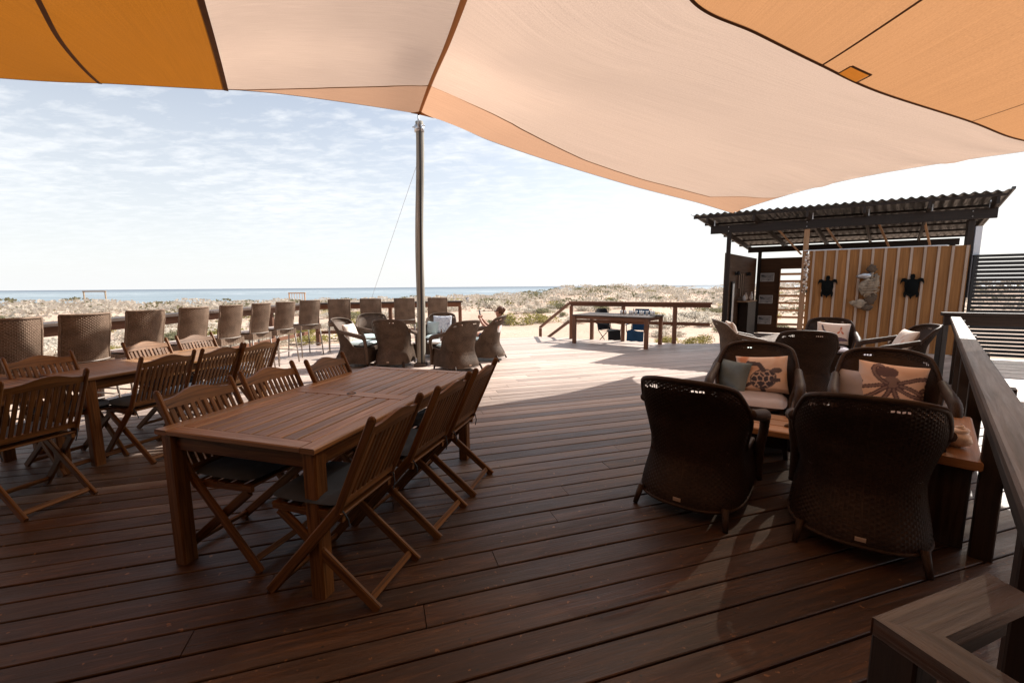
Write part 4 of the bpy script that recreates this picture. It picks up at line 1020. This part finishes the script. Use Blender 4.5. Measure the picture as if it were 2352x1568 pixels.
seamL = [0.002, 0.022, 0.0651, 0.1052, 0.1392, 0.1683, 0.1963, 0.2284, 0.2504]
def tab(T, t): x = t*(len(T)-1); i = min(int(x), len(T)-2); return T[i]+(T[i+1]-T[i])*(x-i)
s1o = thing('shade_sail', 'large pale peach shade sail stretched from the pole to the hut roof corner', 'shade sail', tuple(PT))
def sp_(name, mb, mat, root, smooth=True):
    O = root.location; MB_shift(mb, (-O.x, -O.y, -O.z)); return mb.build(name, mat, root, smooth)
for S_, T_ in ((SR, seamR), (SL, seamL)):
    nn_ = 80 if S_ is SR else 40
    mb = MB(); mb.grid(lambda a, b: S_(a, tab(T_, a)*b), nn_, 10, uvf=lambda a, b: (a*7, tab(T_, a)*b*5)); sp_('border_panel', mb, 'sail_band', s1o)
    mb = MB(); mb.grid(lambda a, b: S_(a, tab(T_, a)+(1-tab(T_, a))*b), nn_, 40, uvf=lambda a, b: (a*7, (tab(T_, a)+(1-tab(T_, a))*b)*5)); sp_('main_panel', mb, 'sail_peach', s1o)
def strip_on(S, path, wd, dz, mat, root, name, n=60):
    mb = MB()
    def f(a, b):
        u, v = path(a); e = 1e-3; u2_, v2_ = path(min(1, a+e)); u1_, v1_ = path(max(0, a-e))
        p = S(u, v); t = (S(u2_, v2_)-S(u1_, v1_)); t.normalize()
        sd = t.cross(Vector((0, 0, 1)))
        if sd.length < 1e-4: sd = Vector((1, 0, 0))
        sd.normalize(); q = p+sd*(b-.5)*wd; q.z += dz; return q
    mb.grid(f, n, 1); return sp_(name, mb, mat, root)
mb = MB(); mb.grid(coons(lambda t: spline(backL, t), lambda t: Vector((-.2+1.1*t, -1.7, 3.2)), lambda t: Vector(BLp).lerp(Vector((-.2, -1.7, 3.2)), t), lambda t: Vector(RE).lerp(Vector((.9, -1.7, 3.2)), t)), 10, 12, uvf=lambda a, b: (a*2, b*3)); sp_('rear_light_block', mb, 'sail_peach', s1o)  # unseen extension added behind the viewer, keeps overhead sky light off the deck
strip_on(SR, lambda t: (.0, t), .05, -.014, 'webbing', s1o, 'ridge_strap')
strip_on(SR, lambda t: (t, tab(seamR, t)), .018, -.008, 'hem_brown', s1o, 'seam', 90)
strip_on(SL, lambda t: (t, tab(seamL, t)), .022, -.008, 'hem_brown', s1o, 'seam', 40)
strip_on(SR, lambda t: (t, .002), .014, -.004, 'hem_brown', s1o, 'edge_hem', 120)
strip_on(SL, lambda t: (t, .002), .014, -.004, 'hem_brown', s1o, 'edge_hem', 60)
strip_on(SR, lambda t: (.998, t), .016, -.004, 'hem_brown', s1o, 'edge_hem', 60)
mb = MB(); mb.grid(lambda a, b: SR(.10*a, .003+.055*b*(1-a)**.7)+Vector((0, 0, -.012)), 10, 4); sp_('corner_patch', mb, 'hem_patch', s1o)
mb = MB(); mb.grid(lambda a, b: SL(1-.10*a, .003+.055*b*(1-a)**.7)+Vector((0, 0, -.012)), 10, 4); sp_('corner_patch', mb, 'hem_patch', s1o)
# orange sail on the left
o2 = thing('shade_sail', 'dark orange shade sail over the two butted dining tables', 'shade sail', FLp)
fl = [(FLp[0]+.03, FLp[1], FLp[2]-.012), (-4.62, 5.35, 3.89), (-5.35, 4.8, 3.71), (-7.5, 3.3, 3.35), (-10.0, 1.8, 3.2)]
LF = [(x+.03, y, z-.012) for x, y, z in leftc]+[(-.17, -1.7, 3.19)]
S2 = coons(lambda t: spline(fl, t), lambda t: spline([LF[4], (-2.6, -1.7, 3.2), (-5, -1.7, 3.2), (-7.5, -1.7, 3.2), (-10, -1.7, 3.2)], t), lambda t: spline(LF, t), lambda t: spline([fl[-1], (-10, -1.7, 3.2)], t), .0)  # unseen back part stretched behind the viewer to block sky light
mb = MB(); mb.grid(S2, 50, 30, uvf=lambda a, b: (b*5, a*7)); sp_('fabric', mb, 'sail_orange_dark', o2)
strip_on(S2, lambda t: (.002, t), .05, -.012, 'hem_brown', o2, 'edge_hem')
strip_on(S2, lambda t: (t, .003), .014, -.005, 'hem_brown', o2, 'edge_hem')
strip_on(S2, lambda t: (.29-.25*t, t), .04, -.010, 'hem_brown', o2, 'seam')
# orange sail on the right
o3 = thing('shade_sail', 'bright orange shade sail with a small square patch, over the dark armchairs', 'shade sail', P3)
HB = [(x, y+.012, z-.006) for x, y, z in backR[1:]]
BK = [(x, -1.7, 3.15) for x, y, z in backR[1:]]  # unseen back edge, drawn far rearward to cut light from the sky
S3 = coons(lambda t: spline(HB, t), lambda t: spline(BK, t), lambda t: spline([HB[0], BK[0]], t), lambda t: spline([HB[-1], BK[-1]], t), .06)
mb = MB(); mb.grid(S3, 60, 40, uvf=lambda a, b: (b*5, a*7)); sp_('fabric', mb, 'sail_orange', o3)
strip_on(S3, lambda t: (t, .002), .022, -.006, 'hem_brown', o3, 'edge_hem', 120)
strip_on(S3, lambda t: (.435, t), .022, -.010, 'hem_brown', o3, 'seam')
strip_on(S3, lambda t: (.715, t), .016, -.010, 'hem_brown', o3, 'seam')
pa = [(.475, .004), (.475, .050), (.522, .052), (.522, .004)]
for (u0, v0), (u1, v1) in zip(pa, pa[1:]): strip_on(S3, lambda t: (u0+(u1-u0)*t, v0+(v1-v0)*t), .02, -.014, 'hem_brown', o3, 'patch_stitching', 10)
mb = MB(); mb.grid(lambda a, b: S3(.476+.045*a, .006+.044*b)+Vector((0, 0, -.010)), 6, 6); sp_('patch', mb, 'sail_patch', o3)

# ------------------------------------------------------------------ coffee table, shell bench and ornaments
ct = thing('coffee_table', 'long low table of thick golden timber planks between the dark armchairs', 'table', (2.03, 3.34, 0), 35)
for i, y in enumerate((-.165, 0, .165)): MB().beam((-.62, y, .385), (.62, y, .385), .158, .05, ch=.008).build('plank', 'slab_wood', ct)
for sx in (-1, 1):
    MB().tube([(sx*.45, -.18, .36), (sx*.50, -.17, .18), (sx*.44, -.2, .001)], .02, 8).build('leg', 'dark_timber', ct, True)
    MB().tube([(sx*.45, .18, .36), (sx*.50, .17, .18), (sx*.44, .2, .001)], .02, 8).build('leg', 'dark_timber', ct, True)
bn = thing('side_bench', 'rustic timber bench carrying shells, tucked against the grey handrail', 'bench', (2.81, 2.63, 0), 44.7)
MB().beam((-.04, -.55, .525), (-.04, .55, .525), .30, .05, ch=.01).build('seat_plank', 'slab_wood', bn)
for y in (-.42, .42): MB().beam((-.04, y, .003), (-.04, y, .499), .24, .07, (0, 1, 0), .01).build('leg', 'rail_timber', bn)
def at_bench(x, y, z=.551): return bn.matrix_basis @ Vector((x, y, z))
bpy.context.view_layer.update()
cs = thing('conch_shell', 'round pink conch shell on the timber bench by the handrail', 'shell', tuple(at_bench(.0, -.30)))
MB().blob((0, 0, .052), (.062, .085, .052), 16, .18, 3).build('body', 'shell', cs, True)
sp_r = MB(); sp_r.tube([(math.cos(q*.55)*.045*(1-q/26), -.03+math.sin(q*.55)*.045*(1-q/26), .085+.0022*q) for q in range(26)], [.016*(1-q/30) for q in range(26)], 7); sp_r.build('whorl', 'shell', cs, True)
st = thing('starfish_ornament', 'carved starfish ornament on a dark wooden block, on the timber bench', 'ornament', tuple(at_bench(-.11, -.42)), 30)
MB().box((0, 0, .025), (.12, .16, .05)).build('block', 'dark_timber', st)
stf = []
for i in range(10):
    a = i*math.pi/5; r = .085 if i % 2 == 0 else .035; stf.append((r*math.sin(a), r*math.cos(a)))
sfm = MB(); k = len(stf); sfm.add([(x, z*.9, .06) for x, z in stf]+[(0, 0, .085), (0, 0, .052)], [(i, (i+1) % k, k) for i in range(k)]+[((i+1) % k, i, k+1) for i in range(k)]); sfm.build('starfish', 'coral', st)
s2_ = thing('starfish_ornament', 'second coral coloured starfish behind the carved one, on the timber bench', 'ornament', tuple(at_bench(-.11, -.24)), 60)
sfm = MB(); sfm.add([(x*1.1, z, .012) for x, z in stf]+[(0, 0, .045), (0, 0, .0)], [(i, (i+1) % k, k) for i in range(k)]+[((i+1) % k, i, k+1) for i in range(k)]); sfm.build('starfish', 'coral', s2_)
MB().tube([(-.05, 0, .03), (.12, .02, .05)], .008, 6).build('stick', 'pale_batten', s2_)
# small shell on coffee table
cb = thing('shell_piece', 'small dark shell on the golden coffee table', 'shell', (2.13, 3.18, .411)); MB().blob((0, 0, .012), (.035, .018, .012), 10, .3, 2).build('body', 'driftwood_dark', cb, True)

# low table by the pole, bottle
lt = thing('round_side_table', 'small round wicker table with white top between the armchairs at the pole', 'table', (-1.45, 8.48, 0))
MB().lathe([(.24, .40), (.25, .41), (.25, .43), (.24, .44)], n=24).build('top', 'white_plastic', lt, True); MB().lathe([(.20, .001), (.14, .2), (.20, .399)], n=24).build('base', 'wicker', lt, True)
bo = thing('beer_bottle', 'brown beer bottle on the small round table by the pole', 'bottle', (-1.40, 8.42, .441)); MB().lathe([(.03, 0), (.031, .13), (.026, .15), (.013, .18), (.012, .23), (.014, .235)], n=14).build('glass', 'bottle_brown', bo, True)

# ------------------------------------------------------------------ long bare table, cups, camp chairs
pt = thing('long_table', 'long bare dark timber table standing in the sun by the deck railing', 'table', (2.72, 11.02, 0), 37.5)
L, W = 2.05, 1.12
for i in range(7): MB().beam((-L/2, -W/2+W*(i+.5)/7, .745), (L/2, -W/2+W*(i+.5)/7, .745), W/7-.004, .03).build('plank', 'rail_timber', pt)
for sy in (-1, 1): MB().beam((-L/2+.1, sy*(W/2-.06), .69), (L/2-.1, sy*(W/2-.06), .69), .03, .075).build('apron', 'red_timber', pt)
for sx in (-1, 1): MB().beam((sx*(L/2-.06), -W/2+.1, .69), (sx*(L/2-.06), W/2-.1, .69), .03, .075).build('apron', 'red_timber', pt)
for sx in (-1, 1):
    for sy in (-1, 1): MB().beam((sx*(L/2-.06), sy*(W/2-.06), .002), (sx*(L/2-.06), sy*(W/2-.06), .729), .085, .085, (0, 1, 0)).build('leg', 'red_timber', pt)
bpy.context.view_layer.update()
for i in range(10):
    p = pt.matrix_basis @ Vector((.02+.095*i, .22+.05*((i*7) % 3), .761))
    c = tag(MB().lathe([(.026, 0), (.036, .10), (.033, .10), (.024, .008)], n=12).build('cup', 'white_plastic', smooth=True), 'white cup in the row on the long bare table', 'cup', 'white cups on the long table'); c.location = p
p = pt.matrix_basis @ Vector((.96, .0, .761)); bt = thing('table_bat', 'dark bat lying at the corner of the long bare table', 'bat', tuple(p), 60); MB().box((0, 0, .008), (.15, .14, .014)).build('blade', 'black_metal', bt); MB().box((.13, 0, .012), (.12, .03, .022)).build('handle', 'dark_timber', bt)
def camp(x, y, az, mat, lab):
    z0 = terr(x, y)
    t = thing('camp_chair', lab, 'camp chair', (x, y, z0), az, 'camp chairs beyond the railing')
    bk_ = MB(); bk_.grid(lambda a, b: ((a-.5)*.52*(1-.35*max(0, b-.8)*5*abs(a-.5)), -.22-.16*b-.05*math.sin(a*3.14), .42+.66*b), 8, 8); bk_.build('back', mat, t, True)
    se = MB(); se.grid(lambda a, b: ((a-.5)*.52, -.22+.44*b, .44-.05*math.sin(a*3.14)), 8, 6); se.build('seat', mat, t, True)
    sd = MB(); sd.grid(lambda a, b: ((a-.5)*.52, .22+.02*b, .43-.34*b), 4, 3); sd.build('skirt', mat, t, True)
    for sx in (-1, 1):
        MB().tube([(sx*.27, -.38, 1.08), (sx*.27, -.2, .42), (sx*.27, .25, .0)], .012, 6).build('leg', 'black_metal', t); MB().tube([(sx*.27, .25, .62), (sx*.27, .22, .42), (sx*.27, -.27, .0)], .012, 6).build('leg', 'black_metal', t)
        MB().tube([(sx*.28, -.30, .64), (sx*.28, .27, .62)], .018, 6).build('arm_rest', mat, t)
camp(3.05, 13.3, 150, 'camp_black', 'black fabric camp chair on the sand beyond the railing')
camp(3.85, 13.0, 215, 'camp_blue', 'blue fabric camp chair on the sand beyond the railing')

# ------------------------------------------------------------------ person in the armchair (seated, phone held up)
pc = chairs[13]; ch_m = Matrix.Translation(pc.location) @ Matrix.Rotation(pc.rotation_euler.z, 4, 'Z')
per = thing('person', 'person in white top and dark shorts sitting in an armchair, holding up a phone', 'person')
per_m = ch_m @ Matrix.Translation((0, .02, .0)) @ Matrix.Rotation(R(9), 4, 'X') @ Matrix.Scale(.88, 4)
per.matrix_world = per_m
def skin_body(name, verts, edges, mat, parent, root=0, sub=2):
    me = bpy.data.meshes.new(name); me.from_pydata([v[0] for v in verts], edges, [])
    o = bpy.data.objects.new(name, me); col.objects.link(o); o.parent = parent
    md = o.modifiers.new('skin', 'SKIN'); md.use_smooth_shade = True
    for i, v in enumerate(verts): r = v[1]; me.skin_vertices[0].data[i].radius = r if isinstance(r, tuple) else (r, r); me.skin_vertices[0].data[i].use_root = (i == root)
    sb = o.modifiers.new('sub', 'SUBSURF'); sb.levels = sub; sb.render_levels = sub
    me.materials.append(MATS[mat]); return o
V_ = [((0, -.13, .56), (.15, .11)), ((0, -.20, .72), (.135, .10)), ((0, -.25, .90), (.16, .10)), ((0, -.25, 1.00), (.085, .075)), ((0, -.235, 1.06), (.052, .052)), ((0, -.22, 1.13), (.082, .092)), ((0, -.215, 1.22), (.080, .090)), ((0, -.225, 1.27), (.045, .05)),
      ((-.17, -.24, .93), .055), ((-.24, -.12, .73), .043), ((-.16, .10, .86), .034), ((-.10, .20, .97), .026),
      ((.17, -.24, .93), .055), ((.25, -.10, .72), .043), ((.14, .11, .84), .034), ((.07, .20, .95), .026),
      ((-.09, -.08, .54), .085), ((-.12, .28, .56), .062), ((-.12, .38, .20), .045), ((-.12, .36, .05), .035), ((-.12, .46, .03), .028),
      ((.09, -.08, .54), .085), ((.13, .28, .55), .062), ((.13, .40, .20), .045), ((.13, .38, .05), .035), ((.13, .48, .03), .028)]
E_ = [(0, 1), (1, 2), (2, 3), (3, 4), (4, 5), (5, 6), (6, 7), (2, 8), (8, 9), (9, 10), (10, 11), (2, 12), (12, 13), (13, 14), (14, 15), (0, 16), (16, 17), (17, 18), (18, 19), (19, 20), (0, 21), (21, 22), (22, 23), (23, 24), (24, 25)]
skin_body('body', V_, E_, 'skin', per)
skin_body('shirt', [((0, -.13, .56), (.162, .122)), ((0, -.20, .72), (.150, .115)), ((0, -.25, .91), (.172, .112)), ((0, -.25, .985), (.10, .088)), ((-.175, -.235, .93), .066), ((-.215, -.17, .82), .058), ((.175, -.235, .93), .066), ((.22, -.165, .82), .058)], [(0, 1), (1, 2), (2, 3), (2, 4), (4, 5), (2, 6), (6, 7)], 'shirt_white', per)
skin_body('shorts', [((0, -.12, .55), (.165, .12)), ((-.09, -.07, .545), .095), ((-.115, .18, .56), .082), ((.09, -.07, .545), .095), ((.125, .18, .555), .082)], [(0, 1), (1, 2), (0, 3), (3, 4)], 'camp_blue', per)
hr = MB(); hr.blob((0, -.245, 1.215), (.093, .10, .105), 16, .25, 4); hr.blob((0, -.32, 1.24), .05, 10, .2, 2); hr.build('hair', 'hair', per, True)
fx = MB(); fx.blob((0, -.118, 1.165), (.014, .022, .02), 8); fx.blob((0, -.131, 1.12), (.026, .008, .008), 8); fx.build('nose_and_mouth', 'skin', per, True)
gl = MB()
for sx in (-1, 1): gl.blob((sx*.034, -.126, 1.19), (.026, .010, .018), 8)
gl.tube([(-.08, -.20, 1.195), (-.06, -.125, 1.195), (.06, -.125, 1.195), (.08, -.20, 1.195)], .005, 5); gl.build('sunglasses', 'phone_black', per, True)
for sx in (-1, 1):
    MB().blob((sx*.082, -.215, 1.165), (.012, .022, .03), 8).build('ear', 'skin', per, True)
    hd = MB(); hx = sx*.085 if sx < 0 else .055
    hd.blob((hx, .215, .99), (.022, .035, .042), 10)
    for q in range(4): hd.tube([(hx-.012*sx, .225+.010*q-.015, 1.01), (hx-.03*sx, .235+.010*q-.015, 1.035-.006*q), (hx-.045*sx, .235+.010*q-.015, 1.02-.006*q)], [.0085, .008, .007], 6)
    hd.tube([(hx, .19, .99), (hx-.03*sx, .18, 1.02)], [.010, .008], 6); hd.build('hand', 'skin', per, True)
ph = thing('phone', 'dark phone held up in the seated person\'s hands', 'phone', (0, 0, 0)); ph.matrix_world = per_m @ Matrix.Translation((-.015, .235, 1.06)) @ Matrix.Rotation(R(-20), 4, 'X')
MB().box((0, 0, 0), (.085, .012, .17)).build('case', 'phone_black', ph); MB().box((0, -.0075, 0), (.075, .003, .155)).build('screen', 'black_metal', ph)

# ------------------------------------------------------------------ scrub
def shrub_mesh(name, mat, n, flat, leafs, seed, twigs=0):
    rd_ = random.Random(seed); mb = MB()
    lobes = [(rd_.uniform(-.5, .5), rd_.uniform(-.5, .5), rd_.uniform(.2, .55)*flat, rd_.uniform(.28, .5)) for _ in range(9)]
    for i in range(n):
        lx, ly, lz, lr = rd_.choice(lobes); d = Vector((rd_.gauss(0, 1), rd_.gauss(0, 1), rd_.gauss(0, 1)+.3)); d.normalize(); q = lr*(rd_.uniform(.55, 1.0))
        c = Vector((lx+d.x*q, ly+d.y*q, max(.01, lz+d.z*q*flat))); s_ = leafs*rd_.uniform(.6, 1.4)
        a = Vector((rd_.gauss(0, 1), rd_.gauss(0, 1), rd_.gauss(0, 1))); a.normalize(); b = a.cross(d); 
        if b.length < .01: continue
        b.normalize(); mb.add([c-a*s_, c+b*s_*.45, c+a*s_, c-b*s_*.45], [(0, 1, 2, 3)])
    for i in range(twigs):
        lx, ly, lz, lr = rd_.choice(lobes); mb.tube([(lx*.1, ly*.1, -.1), (lx*.6, ly*.6, lz*.7), (lx+rd_.uniform(-.2, .2), ly+rd_.uniform(-.2, .2), lz+lr*flat)], [.02, .012, .005], 4)
    me = mb.mesh(name); me.materials.append(MATS[mat]); return me
kinds = {'silver': [shrub_mesh('silver_shrub', 'leaf_silver', 1100, .62, .055, i, 5) for i in range(4)], 'olive': [shrub_mesh('olive_shrub', 'leaf_olive', 1100, .65, .05, 20+i, 3) for i in range(3)], 'yellow': [shrub_mesh('yellow_shrub', 'leaf_yellow', 1100, .7, .05, 40+i, 3) for i in range(3)]}
klab = {'silver': ('low silver grey shrub on the sand between deck and sea', 'shrubs of silver grey scrub'), 'olive': ('dark olive green shrub on the sand between deck and sea', 'shrubs of olive scrub'), 'yellow': ('yellow green shrub on the sand between deck and sea', 'shrubs of yellow green scrub')}
def put_shrub(x, y, r, kind, hs=1.0, lab=None):
    o = link(kind+'_shrub', random.choice(kinds[kind])); o.location = (x, y, terr(x, y)-.03); o.scale = (r, r*random.uniform(.8, 1.2), r*hs); o.rotation_euler = (0, 0, random.uniform(0, 6.28))
    tag(o, lab or klab[kind][0], 'shrub', None if lab else klab[kind][1])
put_shrub(.45, 20.5, 1.15, 'yellow', .8, 'wide yellow green bush on the sand straight behind the person')
put_shrub(1.6, 21.2, .95, 'yellow', .8, 'smaller yellow green bush next to the wide one, towards the railing')
put_shrub(-.9, 20.8, .7, 'olive', .8, 'dark olive bush beside the wide yellow green one, above the phone')
put_shrub(5.6, 12.9, .75, 'yellow', .7, 'yellow green bush at the deck edge between railing and hut')
put_shrub(4.9, 13.3, .6, 'yellow', .7, 'yellow green tuft just beyond the railing post')
rs_ = random.Random(5); cnt = 0
while cnt < 235:
    az = rs_.uniform(-53, 32); d = 15+46*rs_.random()**1.15; x, y = d*math.sin(R(az)), d*math.cos(R(az))
    if noise.noise(Vector((x*.13, y*.13, 9)))+rs_.uniform(-.45, .35) < -.15: continue
    if -3 < x < 5.5 and y < 19: continue
    k = rs_.choices(['silver', 'olive', 'yellow'], [.62, .2, .18])[0]; put_shrub(x, y, rs_.uniform(.45, 1.25)*(.75+d/90), k, rs_.uniform(.6, 1.0)); cnt += 1
far = MB(); farg = MB(); rs_ = random.Random(11)
for mbx, nclump in ((far, 1800), (farg, 450)):
    for i in range(nclump):
        az = rs_.uniform(-58, 52); d = 30+110*rs_.random()**1.1; x, y = d*math.sin(R(az)), d*math.cos(R(az))
        if d < 55 and rs_.random() < .5: continue
        z = terr(x, y)
        if z < -3.4: continue
        r = rs_.uniform(.6, 1.9)
        for q in range(60):
            a_ = rs_.uniform(0, 6.28); ph_ = rs_.uniform(0, 1.5); c = Vector((x+r*math.cos(a_)*math.cos(ph_), y+r*math.sin(a_)*math.cos(ph_), z+r*.6*math.sin(ph_))); s_ = rs_.uniform(.07, .18)*(.6+d/110)
            u_ = Vector((rs_.gauss(0, 1), rs_.gauss(0, 1), rs_.gauss(0, 1))).normalized(); v_ = u_.orthogonal(); v_.normalize(); mbx.add([c-u_*s_, c+v_*s_*.6, c+u_*s_, c-v_*s_*.6], [(0, 1, 2, 3)])
tag(far.build('dune_scrub', 'leaf_silver'), 'grey scrub covering the far dunes', 'scrub', kind='stuff')
tag(farg.build('dune_scrub', 'leaf_olive'), 'olive scrub scattered over the far dunes', 'scrub', kind='stuff')

# ------------------------------------------------------------------ far things on the beach
def frame_(x, y, az, w_, top, label, bars, mat):
    z0 = terr(x, y)-.3; t = thing('beach_frame', label, 'frame', (x, y, z0), az); h_ = top-z0
    for sx in (-1, 1): MB().beam((sx*w_/2, 0, 0), (sx*w_/2, 0, h_), .15, .15, (0, 1, 0)).build('post', mat, t)
    MB().beam((-w_/2-.15, 0, h_), (w_/2+.15, 0, h_), .16, .18).build('cross_beam', mat, t)
    if bars:
        for i in range(5): MB().beam((-w_/2+w_*(i+1)/6, 0, .2), (-w_/2+w_*(i+1)/6, 0, h_), .06, .06, (0, 1, 0)).build('bar', mat, t)
    else:
        for i in range(6): MB().beam((-w_/2, 0, .5+i*(h_-.6)/6), (w_/2, 0, .5+i*(h_-.6)/6), .04, .04).build('wire', 'cable_grey', t)
frame_(-66, 68, 0, 3.4, 1.25, 'grey timber frame standing in the scrub against the sea, larger of two', False, 'driftwood')
frame_(-36, 72, 0, 2.6, .70, 'reddish timber frame with thin bars standing against the sea', True, 'coral')
bx, by = -4.6, 45.0
bb = thing('blue_marker', 'small blue marker post in the scrub beyond the person', 'marker', (bx, by, terr(bx, by))); hb_ = max(.6, .22-terr(bx, by)); MB().beam((0, 0, 0), (0, 0, hb_), .22, .2, (0, 1, 0)).build('post', 'blue_plastic', bb); MB().blob((0, 0, hb_), (.2, .2, .14), 10).build('cap', 'blue_plastic', bb, True)
